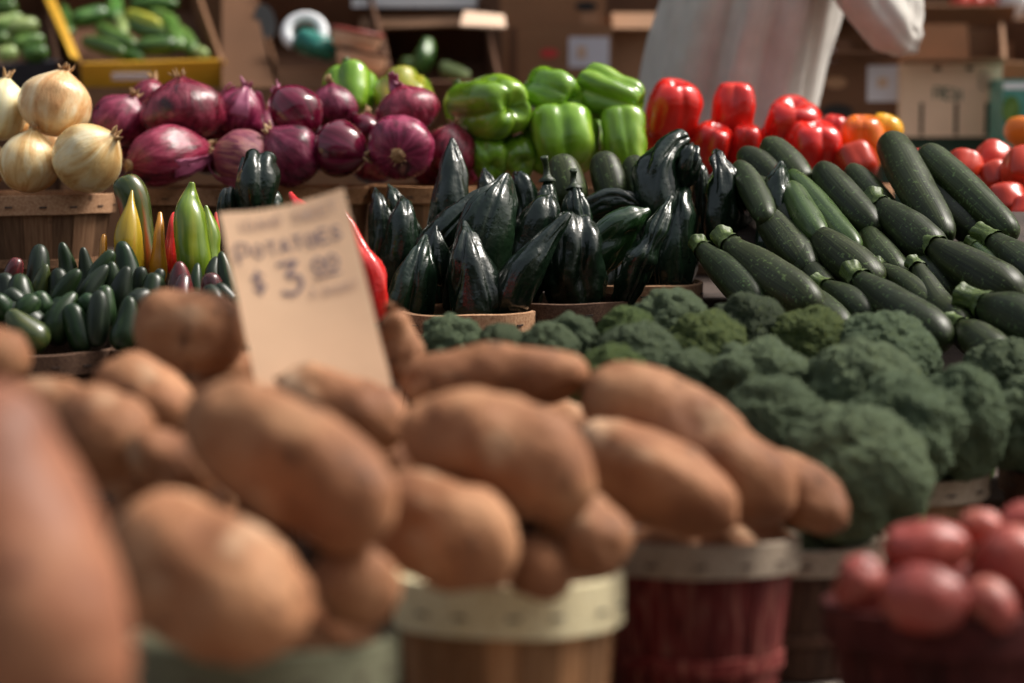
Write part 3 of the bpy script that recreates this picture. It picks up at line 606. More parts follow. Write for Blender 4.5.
# red potatoes
RG = 'red potatoes heaped in baskets'
for a in [
 ('small red potato at the left end of the red heap', 860, 583, 1.37, 60, 54, (.3, .8, .6)),
 ('wide red potato on top of the red heap with a dark eye', 925, 548, 1.38, 88, 60, (1, .1, .2)),
 ('largest red potato at the front of the red heap, two dark eyes', 924, 598, 1.32, 88, 72, (1, -.05, .3)),
 ('red potato at front right of the red heap near the corner', 989, 607, 1.33, 62, 56, (.5, -.6, .6)),
 ('small dark red potato at the very top of the red heap', 980, 527, 1.43, 46, 38, (1, .1, .3)),
 ('pinkish red potato cut by the right edge, tallest one', 1010, 566, 1.38, 86, 76, (.4, .8, .3)),
 ('red potato behind the pinkish one at the right edge', 1028, 524, 1.45, 62, 50, (1, .2, .2)),
 ('shaded red potato low between the front ones', 958, 590, 1.40, 60, 54, (.6, .2, .4)),
 ('red potato deep in the basket under the wide one', 890, 600, 1.43, 70, 60, (1, .1, .2)),
]:
    potato('red_potato', a[0], 'redpot', a[1], a[2], a[3], a[4], a[5], a[6], RG, bend=.02, nzk=.7, flat=.95)

for px, d in ((948, 1.385), (1196, 1.42)):
    for z in (.765, .805) + ((.85,) if px > 1000 else ()):
        for q in range(3):
            an = q * 2.1 + z * 40; c_ = at_height(px, d, z); x_ = 512 + (c_.x + math.cos(an) * (.022 if z < .8 else .030)) / d * FPX; v_ = c_ - Vector((0, 0, CAMZ)); y_ = 341.5 - v_.dot(UP) / v_.dot(FWD) * FPX
            potato('red_potato', 'red potato packed low inside a dark red basket', 'redpot', x_, y_, d + math.sin(an) * (.022 if z < .8 else .030), .055 / d * FPX, .05 / d * FPX, (rp.uniform(-1, 1), rp.uniform(-.3, .3), rp.uniform(-1, 1)), RG, nzk=.7)

# ================================================================== PRICE CARD
c = P(330, 300, 1.61); kx = 1.61 / FPX
xr = (RIGHT * math.cos(R(10)) + UP * math.sin(R(10)) + FWD * .06).normalized()
dn = (UP * -.965 + RIGHT * .40 - FWD * .42); dn = (dn - xr * dn.dot(xr) * .35).normalized()
nm = xr.cross(-dn).normalized()          # towards the camera
tl = P(219, 214, 1.62)
CW, CH = 128 * kx, 262 * kx
M = Matrix((xr, -dn, nm)).transposed().to_4x4(); M = Matrix.Translation(tl) @ M     # local: x right, -y down, z out; origin top left
t = thing('price_card', 'tan cardboard price card with handwritten potato price standing in the potatoes', 'sign', M)
g = G(); n = 14; vs = []; fs = []
def bow(u, v): return -.004 * math.sin(math.pi * u) * (1 - v) + .006 * (v - .5) ** 2
ny = 18
for sgn in (0, 1):
    for j in range(ny + 1):
        for i in range(n + 1):
            u, v = i / n, j / ny
            e = .0007 * noise.noise(Vector((u * 5, v * 7, 3)))
            vs.append((u * CW + e, -v * CH + e - .003 * math.sin(u * 3.0), bow(u, v) - sgn * .0022))
q = (n + 1) * (ny + 1)
for j in range(ny):
    for i in range(n):
        k = j * (n + 1) + i; fs += [(k, k + 1, k + n + 2, k + n + 1), (q + k + n + 1, q + k + n + 2, q + k + 1, q + k)]
for i in range(n): fs += [(i + 1, i, q + i, q + i + 1), (ny * (n + 1) + i, ny * (n + 1) + i + 1, q + ny * (n + 1) + i + 1, q + ny * (n + 1) + i)]
for j in range(ny):
    a, b = j * (n + 1), (j + 1) * (n + 1); fs += [(a, b, q + b, q + a), (b + n, a + n, q + a + n, q + b + n)]
g.add(vs, fs, [(0, 0, 0)] * len(vs)); g.build('card', 'sign', t, smooth=False)
GL = {  # pen strokes on a 1 x 1.4 grid, y up
 'A': [[(0, 0), (.5, 1.4), (1, 0)], [(.2, .5), (.8, .5)]], 'B': [[(0, 0), (0, 1.4), (.7, 1.3), (.7, .8), (0, .75), (.9, .6), (.9, .1), (0, 0)]], 'D': [[(0, 0), (0, 1.4), (.7, 1.2), (.95, .7), (.7, .15), (0, 0)]],
 'E': [[(.9, 1.4), (0, 1.4), (0, 0), (.9, 0)], [(0, .7), (.7, .7)]], 'F': [[(.9, 1.4), (0, 1.4), (0, 0)], [(0, .7), (.7, .7)]], 'H': [[(0, 0), (0, 1.4)], [(1, 0), (1, 1.4)], [(0, .7), (1, .7)]],
 'I': [[(.5, 0), (.5, 1.4)]], 'K': [[(0, 0), (0, 1.4)], [(.9, 1.4), (0, .6), (.95, 0)]], 'M': [[(0, 0), (.1, 1.4), (.5, .5), (.9, 1.4), (1, 0)]], 'O': [[(.5, 1.4), (.05, 1), (.05, .4), (.5, 0), (.95, .4), (.95, 1), (.5, 1.4)]],
 'P': [[(0, 0), (0, 1.4), (.8, 1.35), (.9, .95), (.7, .68), (0, .65)]], 'R': [[(0, 0), (0, 1.4), (.8, 1.3), (.8, .8), (0, .7), (.9, 0)]], 'S': [[(.9, 1.2), (.5, 1.4), (.08, 1.1), (.5, .72), (.92, .35), (.5, 0), (.05, .2)]],
 'T': [[(0, 1.4), (1, 1.4)], [(.5, 1.4), (.5, 0)]], 'W': [[(0, 1.4), (.25, 0), (.5, .9), (.75, 0), (1, 1.4)]], '$': [[(.9, 1.1), (.5, 1.3), (.1, 1.0), (.5, .7), (.9, .4), (.5, .1), (.05, .3)], [(.5, 1.55), (.5, -.15)]],
 '3': [[(.1, 1.35), (.85, 1.35), (.4, .85), (.85, .7), (.9, .3), (.5, 0), (.05, .15)]], '0': [[(.5, 1.4), (.08, 1), (.08, .4), (.5, 0), (.92, .4), (.92, 1), (.5, 1.4)]], '.': [[(.45, 0), (.55, .06)]], ' ': [],
}
def script(name, text, x, y, wch, hch, pen, m, slope=0.0, under=False, par=None, zf=None, gap=1.3):
    g = G(); rng = random.Random(len(text) * 7 + int(y * 1e4))
    for ch in text:
        dy = rng.uniform(-.06, .06) * hch; sx = rng.uniform(.9, 1.08)
        for st in GL.get(ch, []):
            p2 = [(x + px * wch * sx, y + py / 1.4 * hch + dy) for px, py in st]
            sm = cr(p2, 4 * len(p2)) if len(p2) > 2 else cr(p2, 4)
            for a, b in zip(sm[:-1], sm[1:]):
                dd = np.array(b) - np.array(a); l = np.linalg.norm(dd) + 1e-9; nn = np.array([-dd[1], dd[0]]) / l * pen / 2; ex = dd / l * pen * .3
                z = lambda p: (zf(p[0], p[1]) if zf else 0) + .0006 + rng.random() * .0002
                qs = [a - nn - ex, b - nn + ex, b + nn + ex, a + nn - ex]; zz = z(a)
                g.add([(k[0], k[1], zz) for k in qs], [(0, 1, 2, 3)])
        x += wch * gap; y += slope * wch * gap
    return g.build(name, m, par, smooth=False)
ZF = lambda x, y: bow(max(0, min(1, x / CW)), max(0, min(1, -y / CH)))
script('handwriting', 'IDAHO SWEET', 15 * kx, -26 * kx, 6.8 * kx, 11 * kx, 2.0 * kx, 'ink_faint', .02, par=t, zf=ZF, gap=1.38)
script('handwriting', 'P', 9 * kx, -60 * kx, 14 * kx, 21 * kx, 2.6 * kx, 'ink', 0, par=t, zf=ZF)
script('handwriting', 'OTATOES', 26 * kx, -57 * kx, 9.5 * kx, 14 * kx, 2.4 * kx, 'ink', .03, par=t, zf=ZF, gap=1.4)
script('handwriting', '$', 18 * kx, -95 * kx, 13 * kx, 22 * kx, 3.0 * kx, 'ink', 0, par=t, zf=ZF)
script('handwriting', '3', 44 * kx, -105 * kx, 24 * kx, 36 * kx, 4.2 * kx, 'ink', 0, par=t, zf=ZF)
script('handwriting', '.', 70 * kx, -104 * kx, 8 * kx, 8 * kx, 3.2 * kx, 'ink', 0, par=t, zf=ZF)
script('handwriting', '00', 80 * kx, -86 * kx, 11 * kx, 17 * kx, 2.6 * kx, 'ink', .02, par=t, zf=ZF, gap=1.25)
script('handwriting', 'A BASKET', 72 * kx, -112 * kx, 4.6 * kx, 8 * kx, 1.5 * kx, 'ink_faint', 0, par=t, zf=ZF, gap=1.35)
g = G(); g.box((80 * kx, -92 * kx, .0004 + ZF(90 * kx, -92 * kx)), (106 * kx, -90 * kx, .0009 + ZF(90 * kx, -92 * kx))); g.build('underline', 'ink', t, smooth=False)

# ================================================================== BROCCOLI
for a in [
 ('smooth broccoli head at the left end under the first poblano basket', 418, 315, 484, 352, 1.95, 0, 'broc'),
 ('low broccoli head second from the left behind the longest potato', 474, 324, 526, 350, 1.94, 1, 'broc'),
 ('broccoli head above the right end of the longest potato', 520, 324, 578, 358, 1.90, 2, 'broc'),
 ('small broccoli head under the middle poblano basket', 544, 314, 598, 350, 1.96, 0, 'broc'),
 ('yellow green broccoli head right under the middle poblano rim', 594, 309, 659, 345, 1.97, 1, 'broc_yellow'),
 ('broccoli head in front of the yellow green one', 597, 325, 682, 370, 1.90, 2, 'broc'),
 ('bright green broccoli head low beside the slanting potato', 577, 344, 648, 380, 1.84, 0, 'broc_yellow'),
 ('broccoli head below the reddish poblano basket', 633, 290, 708, 340, 2.0, 1, 'broc'),
 ('broccoli head with a ragged yellowing top in the back row', 662, 314, 752, 366, 1.95, 2, 'broc_yellow'),
 ('grey green broccoli head touching the zucchini slope', 705, 294, 788, 345, 2.0, 0, 'broc_grey'),
 ('broccoli with yellow flecks under the central zucchini', 769, 309, 853, 362, 1.98, 1, 'broc_yellow'),
 ('broad broccoli head at the foot of the right zucchini', 830, 314, 934, 376, 1.97, 2, 'broc'),
 ('broccoli head just right of the largest slanting potato', 706, 339, 814, 392, 1.86, 0, 'broc'),
 ('knobbly broccoli head in the centre of the right heap', 805, 341, 920, 410, 1.84, 1, 'broc'),
 ('low broccoli head with a yellow tip beside the slanting potato', 725, 379, 826, 440, 1.76, 2, 'broc'),
 ('biggest broccoli head at front beside the rightmost brown potato', 784, 402, 925, 546, 1.67, 2, 'broc'),
 ('broccoli head behind the right shoulder of the biggest one', 843, 372, 962, 492, 1.75, 0, 'broc'),
 ('tall drooping broccoli head above the light basket rim', 908, 360, 1004, 492, 1.80, 2, 'broc'),
 ('broccoli head at the right edge below the fat zucchini', 964, 339, 1050, 392, 1.95, 1, 'broc'),
 ('large broccoli head cut by the right edge', 983, 370, 1090, 486, 1.84, 0, 'broc'),
 ('small shaded broccoli head in the gap behind the slanting potato', 655, 350, 720, 390, 1.86, 0, 'broc'),
]:
    broccoli(*a[:6], var=a[6], kind=a[7], tilt=(random.uniform(-14, 14), random.uniform(-8, 18)), top=(a[4] - a[2]) < (a[3] - a[1]) * .8)
basket('dark basket of broccoli hidden behind the price card', 372, 1.90, T0, .074, .115, 'stave_dark', 'hoop_dark')
for px, d in ((372, 1.90), (528, 1.88), (716, 1.88), (902, 1.87), (1092, 1.88), (790, 1.71)):
    for q in range(3):
        an = q * 2.1 + px; c_ = at_height(px, d, .845 if d > 1.8 else .825); x_ = 512 + (c_.x + math.cos(an) * .032) / d * FPX; v_ = c_ - Vector((0, 0, CAMZ)); y_ = 341.5 - v_.dot(UP) / v_.dot(FWD) * FPX; k_ = .036 / d * FPX
        broccoli('broccoli head packed low inside a basket under the others', x_ - k_, y_ - k_, x_ + k_, y_ + k_, d + math.sin(an) * .032, q, stalk=.03)
for lab, x, y, d in (('shaded broccoli head low under the front of the broccoli heap', 880, 440, 1.86), ('shaded broccoli head low under the biggest one', 800, 490, 1.76)):
    broccoli(lab, x - 50, y - 45, x + 50, y + 45, d, 1)
# ================================================================== POBLANOS AND OTHER LONG PEPPERS
VG = 'dark glossy poblano peppers in baskets'
LB = (2, .16, .8, .5)
def pob(label, pts, wd, ctrl=POBL, m='pob', lobe=LB, nz=(.006, 19), flat=.66, stem=None, roll=0, stem_at=0):
    q0, q1 = pts[-2], pts[-1]; pts = pts[:-1] + [(q1[0] + (q1[0] - q0[0]) * .35, q1[1] + max(8, (q1[1] - q0[1]) * .45), q1[2] + .006)]
    wd *= 1.26; pts = [(a_, b_, c_ + .038) for a_, b_, c_ in pts]
    if nz[0] < .005: nz = (nz[0] * 1.4, nz[1])
    if lobe[1] < .2: lobe = (lobe[0], lobe[1] * 1.5, lobe[2], lobe[3])
    nz = nz[:2] + (.0030,)
    return pod('poblano_pepper', label, m, pts, wd, VG, 'poblano pepper', ctrl, stem, lobe, nz, flat, roll + random.uniform(-.4, .4), ns=60, nr=52, stem_at=stem_at)
pob('broad poblano standing point up at front of the nearest poblano basket', [(464, 221, 2.27), (471, 262, 2.245), (478, 314, 2.25)], 60, flat=.75)
pob('dull flat poblano at the left of the nearest poblano basket', [(426, 235, 2.29), (418, 270, 2.265), (408, 312, 2.27)], 54, roll=.5)
pob('small poblano tip between the two front left poblanos', [(436, 225, 2.31), (437, 250, 2.31), (440, 275, 2.31)], 30)
pob('big shiny poblano leaning left behind the broad front one', [(508, 174, 2.33), (492, 222, 2.30), (474, 290, 2.32)], 64, lobe=(3, .16, .8, .8), roll=.7, ctrl=POB2)
pob('poblano lying on the left flank with a bright upper ridge', [(496, 186, 2.345), (462, 212, 2.335), (430, 242, 2.325)], 36, ctrl=HOOK)
pob('slender curved poblano with its stem end slanting up to the right', [(570, 213, 2.25), (543, 246, 2.24), (522, 275, 2.24), (505, 312, 2.25)], 46, ctrl=HOOK, lobe=(2, .12, .8, .2), nz=(.002, 22), stem=None)
pob('large wrinkled poblano facing front in the middle poblano basket', [(572, 222, 2.33), (573, 258, 2.31), (574, 296, 2.32)], 76, lobe=(4, .17, .7, .3), nz=(.006, 34), ctrl=[(0, 0), (.02, .4), (.12, .66), (.35, .92), (.6, 1), (.85, .95), (.97, .6), (1, 0)])
pob('poblano with a rounded top left of the wrinkled one', [(552, 196, 2.335), (537, 228, 2.32), (520, 280, 2.33)], 48, ctrl=POB2, roll=1)
pob('dark upright poblano with a short stem behind the wrinkled one', [(574, 186, 2.385), (575, 206, 2.38), (578, 245, 2.38)], 36, ctrl=POB2, stem='pob', m='pob')
pob('thin poblano with a hooked stem in the middle back', [(547, 178, 2.40), (548, 196, 2.40), (548, 232, 2.39)], 30, ctrl=HOOK, stem='pob')
pob('dark green poblano lying sideways with its tip to the right', [(650, 210, 2.335), (622, 228, 2.33), (588, 262, 2.33)], 50, m='pob_green', ctrl=HOOK, lobe=(2, .12, .8, .3), nz=(.003, 24))
pob('dim poblano lying behind the dark green sideways one', [(645, 205, 2.41), (615, 203, 2.42), (584, 215, 2.42)], 36)
pob('long rough poblano slanting up to the right over the basket rim', [(672, 196, 2.31), (655, 232, 2.29), (640, 262, 2.29), (625, 292, 2.31)], 36, ctrl=POB2, nz=(.004, 40))
pob('poblano folded over at the top like a hook, tallest of them', [(686, 138, 2.44), (668, 150, 2.43), (655, 178, 2.42), (662, 212, 2.42), (668, 250, 2.43)], 52, ctrl=[(0, 0), (.015, .3), (.12, .5), (.35, .8), (.6, 1), (.85, .9), (.97, .55), (1, 0)], lobe=(2, .12, .8, .4), nz=(.005, 26))
pob('bulky poblano shoulder under the hook shaped one', [(692, 143, 2.43), (690, 160, 2.41), (684, 180, 2.42)], 27, ctrl=HOOK, nz=(.004, 30))
pob('straight poblano hanging below the hook shaped one', [(684, 180, 2.425), (681, 225, 2.40), (674, 290, 2.41)], 44, ctrl=POB2, lobe=(2, .12, .8, .3))
pob('crumpled glossy poblano standing left of the central zucchini', [(716, 150, 2.44), (725, 185, 2.42), (728, 245, 2.43)], 50, ctrl=HOOK, lobe=(3, .16, .8, .9), nz=(.007, 32))
pob('shiny wrinkled poblano standing among the zucchini', [(781, 161, 2.40), (777, 200, 2.38), (770, 260, 2.36)], 38, ctrl=POB2, lobe=(2, .12, .8, .5), nz=(.006, 34))
pob('thin dark poblano sliver right of the hook shaped one', [(699, 160, 2.46), (701, 185, 2.45), (701, 225, 2.45)], 20, ctrl=HOOK)
pob('tall matt poblano with a sharp tip in front of the red onions', [(452, 138, 2.44), (452, 180, 2.43), (450, 245, 2.43)], 52, lobe=(3, .08, .7, .2), nz=(.002, 20), flat=.7)
pob('small dark poblano right of the tall matt one', [(484, 168, 2.46), (486, 192, 2.45), (488, 230, 2.45)], 30)
pob('low poblano in the shade behind the big shiny one', [(515, 172, 2.45), (524, 190, 2.44), (530, 230, 2.44)], 36, ctrl=HOOK)
pob('poblano tip peeking up between the middle and right baskets', [(634, 198, 2.43), (636, 216, 2.42), (640, 250, 2.42)], 30)
pob('poblano at left of the upright cluster right of the price card', [(375, 188, 2.44), (380, 215, 2.42), (384, 262, 2.42)], 34, lobe=(3, .1, .7, .3), nz=(.002, 24))
pob('shiny poblano at front of the cluster right of the price card', [(402, 196, 2.40), (402, 224, 2.38), (398, 275, 2.39)], 40)
pob('dark poblano at the back of the cluster right of the price card', [(388, 184, 2.47), (398, 204, 2.46), (410, 250, 2.46)], 38)
pob('plump shiny poblano showing above the top left of the price card', [(258, 168, 2.43), (256, 190, 2.41), (254, 235, 2.42)], 56, ctrl=[(0, 0), (.01, .3), (.08, .75), (.35, 1), (.7, .95), (.95, .5), (1, 0)], lobe=(3, .12, .8, .3))
pob('narrow poblano beside the plump one above the price card', [(230, 188, 2.42), (228, 205, 2.41), (228, 240, 2.41)], 24, ctrl=JALA)
pob('small poblano right of the plump one above the price card', [(276, 188, 2.44), (274, 205, 2.43), (270, 240, 2.43)], 22, ctrl=JALA)

for lab, x, y, d, w_ in (('poblano deep in the shade of the nearest poblano basket', 482, 232, 2.36, 54), ('poblano sunk behind the slender curved one', 520, 240, 2.36, 50), ('poblano sunk in shade behind the long rough one', 606, 236, 2.42, 52), ('poblano in the dark gap below the hook shaped one', 648, 228, 2.47, 50), ('poblano in shade left of the nearest poblano basket', 430, 236, 2.37, 46), ('poblano in shade behind the crumpled glossy one', 712, 190, 2.50, 44)):
    pob(lab, [(x, y, d), (x + 3, y + 30, d - .01), (x + 2, y + 62, d)], w_)

CG = 'long peppers standing in a basket below the onions'
def cub(label, m, pts, wd, **k):
    return pod('long_pepper', label, m, pts, wd, CG, 'pepper', k.get('ctrl', CUBA), k.get('stem'), (3, .05, .9, .4), (.0045, 20), .85, k.get('roll', 0), ns=36)
cub('tall yellow pepper standing point up below the yellow onions', 'cub_y', [(132, 190, 2.25), (130, 225, 2.24), (128, 285, 2.24)], 34)
cub('red and green pepper leaning behind the tall yellow one', 'cub_rg', [(121, 178, 2.29), (135, 205, 2.29), (144, 285, 2.29)], 36, ctrl=[(0, 0), (.01, .45), (.1, .75), (.3, .9), (.6, 1), (.9, .9), (1, 0)])
cub('slim orange pepper between the yellow and the wide green one', 'cub_o', [(160, 212, 2.26), (160, 240, 2.25), (158, 285, 2.25)], 21, ctrl=HOOK)
cub('wide green pepper with a bent tip left of the price card', 'cub_g', [(192, 182, 2.25), (190, 200, 2.25), (191, 230, 2.24), (194, 285, 2.24)], 44, ctrl=[(0, 0), (.01, .16), (.12, .27), (.3, .5), (.6, .88), (.85, 1), (1, .6), (1, 0)])
cub('green pepper hidden behind the wide green one', 'cub_g', [(206, 205, 2.30), (208, 235, 2.30), (210, 290, 2.29)], 32)
cub('small orange pepper tip at the left of the long peppers', 'cub_o', [(104, 234, 2.24), (103, 250, 2.235), (102, 280, 2.235)], 13, ctrl=JALA)
cub('red pepper showing left of the wide green one', 'chili_red', [(174, 212, 2.31), (174, 235, 2.30), (174, 275, 2.30)], 22, ctrl=JALA)
cub('red pepper showing right of the wide green one', 'chili_red', [(216, 212, 2.33), (214, 235, 2.33), (212, 280, 2.33)], 20, ctrl=JALA)
pod('long_pepper', 'bright red crinkled long pepper behind the right edge of the price card', 'chili_red', [(336, 200, 2.10), (357, 240, 2.09), (371, 275, 2.085), (378, 325, 2.09)], 32, 'red long peppers behind the price card', 'pepper', HOOK, None, (3, .12, .7, .6), (.004, 40), .85, ns=36)
pod('long_pepper', 'second red long pepper hidden mostly by the price card', 'chili_red', [(290, 192, 2.16), (310, 230, 2.14), (330, 320, 2.14)], 44, 'red long peppers behind the price card', 'pepper', HOOK, None, (3, .12, .7, .6), (.004, 40), .85, ns=36)

# jalapenos
JG = 'jalapenos heaped in dark baskets'
JD = [ # label, x top, y top, x bottom, y bottom, width, depth, material
 ('tall dark green jalapeno upright near the left edge', 36, 244, 34, 296, 19, 2.19, 'jal_dark'),
 ('upright bright green jalapeno in the back row', 63, 244, 63, 300, 19, 2.18, 'jal'),
 ('dark bluish jalapeno leaning in the back row', 87, 251, 80, 304, 18, 2.18, 'jal_dark'),
 ('pale highlit jalapeno below the tall yellow pepper', 120, 243, 122, 302, 20, 2.19, 'jal'),
 ('slanting jalapeno left of the pale highlit one', 108, 252, 92, 302, 17, 2.17, 'jal'),
 ('short dark red jalapeno at the back left', 17, 260, 16, 292, 17, 2.19, 'jal_red'),
 ('olive jalapeno behind the left front cluster', 47, 266, 40, 314, 18, 2.15, 'jal_olive'),
 ('dark jalapeno under the upright bright green one', 55, 270, 48, 318, 20, 2.13, 'jal_dark'),
 ('green jalapeno slanting left in the middle row', 73, 271, 55, 320, 18, 2.13, 'jal'),
 ('purple tinted jalapeno slanting in the middle', 104, 268, 82, 304, 19, 2.14, 'jal_dark'),
 ('small round ended green jalapeno below the yellow pepper', 115, 264, 113, 296, 19, 2.16, 'jal'),
 ('dark purple jalapeno upright beside the lone round potato', 124, 269, 121, 312, 22, 2.13, 'jal_dark'),
 ('very dark jalapeno left of the slim orange pepper', 137, 267, 137, 306, 15, 2.17, 'jal_dark'),
 ('bluish green jalapeno above the lone round potato', 151, 272, 147, 312, 22, 2.14, 'jal'),
 ('small dark jalapeno below the slim orange pepper', 159, 268, 158, 300, 13, 2.18, 'jal_dark'),
 ('red and purple jalapeno above the lone round potato', 173, 264, 180, 306, 24, 2.15, 'jal_red'),
 ('pink red jalapeno lying over the lone round potato', 187, 277, 186, 312, 16, 2.12, 'jal_red'),
 ('slim green jalapeno upright below the wide green pepper', 198, 264, 202, 306, 14, 2.17, 'jal'),
 ('grey green jalapeno behind the left edge of the price card', 226, 254, 234, 304, 17, 2.17, 'jal'),
 ('dark red jalapeno low left of the price card', 214, 273, 214, 306, 20, 2.14, 'jal_red'),
 ('dark jalapeno tip beside the price card', 218, 256, 216, 290, 15, 2.20, 'jal_dark'),
 ('jalapeno lying low behind the right of the lone round potato', 222, 286, 236, 318, 18, 2.11, 'jal_dark'),
 ('purple jalapeno cut by the left edge', -2, 272, 6, 316, 22, 2.14, 'jal_dark'),
 ('bright green jalapeno with a pale streak at the left', 18, 279, 28, 322, 24, 2.12, 'jal'),
 ('long dark jalapeno lying across the front left', -4, 300, 46, 328, 28, 2.08, 'jal_dark'),
 ('olive jalapeno with a yellowish belly at the front left', 12, 314, 46, 344, 30, 2.05, 'jal_olive'),
 ('large green jalapeno with a white glint at the front', 78, 294, 54, 340, 24, 2.07, 'jal'),
 ('dark jalapeno with a bright edge beside the glinting one', 72, 306, 84, 348, 22, 2.06, 'jal'),
 ('near black jalapeno in the middle of the front row', 94, 292, 96, 342, 20, 2.06, 'jal_dark'),
 ('light green jalapeno pointing up at the front right', 124, 296, 118, 344, 24, 2.05, 'jal'),
 ('green jalapeno behind the light green front one', 106, 286, 108, 324, 18, 2.10, 'jal'),
 ('grey green jalapeno left of the lone round potato', 138, 290, 132, 330, 16, 2.09, 'jal'),
]
for lab, xa, ya, xb, yb, wd, d, m in JD:
    pod('jalapeno', lab, m, [(xa + random.uniform(-7, 7), ya - 2 + random.uniform(-3, 3), d + random.uniform(-.012, .02)), (xb, yb + (yb - ya) * .12, d)], wd * 1.22, JG, 'jalapeno', random.choice([JALA, JALB, JALB]), None, None, (.0009, 40), 1, 0, ns=22, nr=22, bend=random.uniform(-.12, .12))

for i in range(26):
    bx = random.choice((40, 190)); x = bx + random.uniform(-55, 55); y = random.uniform(296, 330); d = 2.10 + random.uniform(-.03, .05)
    a = random.uniform(-.9, .9)
    pod('jalapeno', 'jalapeno lying down among the lower ones inside a dark basket', random.choice(['jal', 'jal_dark', 'jal']), [(x - 14 * math.sin(a), y - 14 * math.cos(a), d + random.uniform(-.015, .015)), (x + 14 * math.sin(a), y + 14 * math.cos(a), d)], 23, JG, 'jalapeno', JALB, None, None, (.0009, 40), 1, 0, ns=18, nr=18, bend=random.uniform(-.1, .1))

# ================================================================== ZUCCHINI
t = thing('sloped_board', 'slanting wooden board carrying the pile of zucchini', 'display board', Matrix.Translation((.55, 2.3, T1)))
g = G(); bz = lambda y: .862 + (y - 2.08) * (1.03 - .862) / .40 - T1
for i in range(4):
    xa, xb = -.31 + i * .17, -.31 + i * .17 + .165
    g.slab([(xa, -.23, bz(2.07)), (xb, -.23, bz(2.07)), (xb, .19, bz(2.49)), (xa, .19, bz(2.49))], -.012)
g.build('boards', 'table_dark', t, smooth=False)
for xx in (-.29, .34):
    g = G(); g.add([(xx, -.22, .002), (xx, .18, .002), (xx, .18, bz(2.48) - .016), (xx, -.22, bz(2.08) - .016), (xx + .018, -.22, .002), (xx + .018, .18, .002), (xx + .018, .18, bz(2.48) - .016), (xx + .018, -.22, bz(2.08) - .016)],
        [(0, 1, 2, 3), (7, 6, 5, 4), (0, 4, 5, 1), (1, 5, 6, 2), (2, 6, 7, 3), (3, 7, 4, 0)]); g.build('side_support', 'table_dark', t, smooth=False)
g = G(); g.box((-.31, -.25, .002), (.365, -.235, .062)); g.build('front_lip', 'table_dark', t, smooth=False)
ZG = 'zucchini piled on a slanting board'
def zd(y): return 2.10 + (345 - y) * .42 / 200
def zuk(label, a, b, wd, m='zuke', off=0.0, stem='zuke', ctrl=ZUKE, bend=None):
    return pod('zucchini', label, m, [(a[0], a[1], zd(a[1]) + off), (b[0], b[1], zd(b[1]) + off)], wd * 1.1, ZG, 'zucchini', ctrl, stem, (5, .035, 1, 0), (.0012, 24), 1, random.random() * 6, bend=random.uniform(-.03, .03) if bend is None else bend)
BL = CUKE
zuk('long smooth zucchini rising highest at the back, blunt end up', (890, 140), (946, 238), 37, off=-.02, stem=None, ctrl=[(0, 0), (.005, .35), (.04, .72), (.12, .94), (.35, 1), (.7, .92), (.92, .74), (1, .4), (1, 0)])
zuk('long zucchini in front of the tomatoes at upper right', (924, 152), (1012, 236), 34, off=-.01, stem=None, ctrl=[(0, 0), (.005, .35), (.04, .72), (.12, .94), (.4, 1), (.8, .92), (.95, .7), (1, .3), (1, 0)])
zuk('plain zucchini slanting left of the highest one', (820, 167), (878, 232), 34, off=.01, stem=None, ctrl=BL)
zuk('zucchini end in the shade left of the highest one', (850, 168), (890, 215), 28, off=.03, stem=None, ctrl=BL)
zuk('zucchini tip below the lower red bell peppers', (766, 143), (806, 185), 31, off=.04, stem=None, ctrl=BL)
zuk('dark zucchini tip behind the crumpled poblano', (742, 152), (785, 190), 30, off=.05, stem=None, ctrl=BL)
zuk('lit green zucchini right of the shiny wrinkled poblano', (790, 172), (858, 250), 26, 'zuke_light', off=.0, stem=None, ctrl=BL)
zuk('bright green zucchini close beside the shiny wrinkled poblano', (790, 185), (822, 240), 27, 'zuke_light', off=-.01, stem=None, ctrl=BL)
zuk('thick zucchini with a flat stem end in the middle of the slope', (880, 205), (938, 256), 40, off=-.01)
zuk('short dark zucchini with a stem below the plain slanting one', (866, 228), (902, 278), 30, off=.02)
zuk('zucchini with a bright yellow green stem in the centre', (814, 232), (878, 286), 40, off=.0)
zuk('long zucchini running down to the grey broccoli', (729, 244), (818, 311), 43, off=-.03)
zuk('dark zucchini at the left end beside the poblano rim', (702, 249), (762, 308), 36, off=.0)
zuk('small dark zucchini in the centre gap', (805, 262), (830, 296), 26, off=.03)
zuk('short zucchini with a dark stem above the yellow flecked broccoli', (825, 286), (872, 322), 33, off=-.01)
zuk('long striped zucchini at front centre of the slope', (858, 279), (948, 344), 43, off=-.04)
zuk('zucchini half hidden behind the long striped one', (882, 268), (936, 312), 26, off=.0)
zuk('narrow crooked zucchini with a broad green stem', (917, 267), (966, 330), 31, 'zuke', off=-.03, bend=.07)
zuk('fat zucchini with a curled stem at right centre', (933, 246), (1022, 300), 44, off=-.03)
zuk('lighter zucchini between the two fat right hand ones', (975, 246), (1030, 308), 25, 'zuke_light', off=-.01)
zuk('fat zucchini with a lime stem cut by the right edge', (992, 240), (1052, 290), 42, off=-.03)
zuk('thick zucchini with a large round stem end at lower right', (982, 304), (1052, 342), 52, off=-.07)
zuk('dark zucchini lowest at right with a yellow stem tip', (960, 326), (1004, 362), 38, off=-.05)
zuk('zucchini between the highest one and the one before the tomatoes', (922, 182), (985, 240), 34, off=.03, stem=None, ctrl=BL)
zuk('zucchini in the shadow below the bright green ones', (780, 225), (812, 275), 32, off=.03, stem=None, ctrl=BL)
zuk('zucchini in the shade right of the crumpled poblano', (738, 164), (768, 222), 27, off=.0, stem=None, ctrl=BL)
zuk('dim zucchini deep under the centre of the slope', (850, 240), (905, 300), 36, off=.06, stem=None, ctrl=BL)
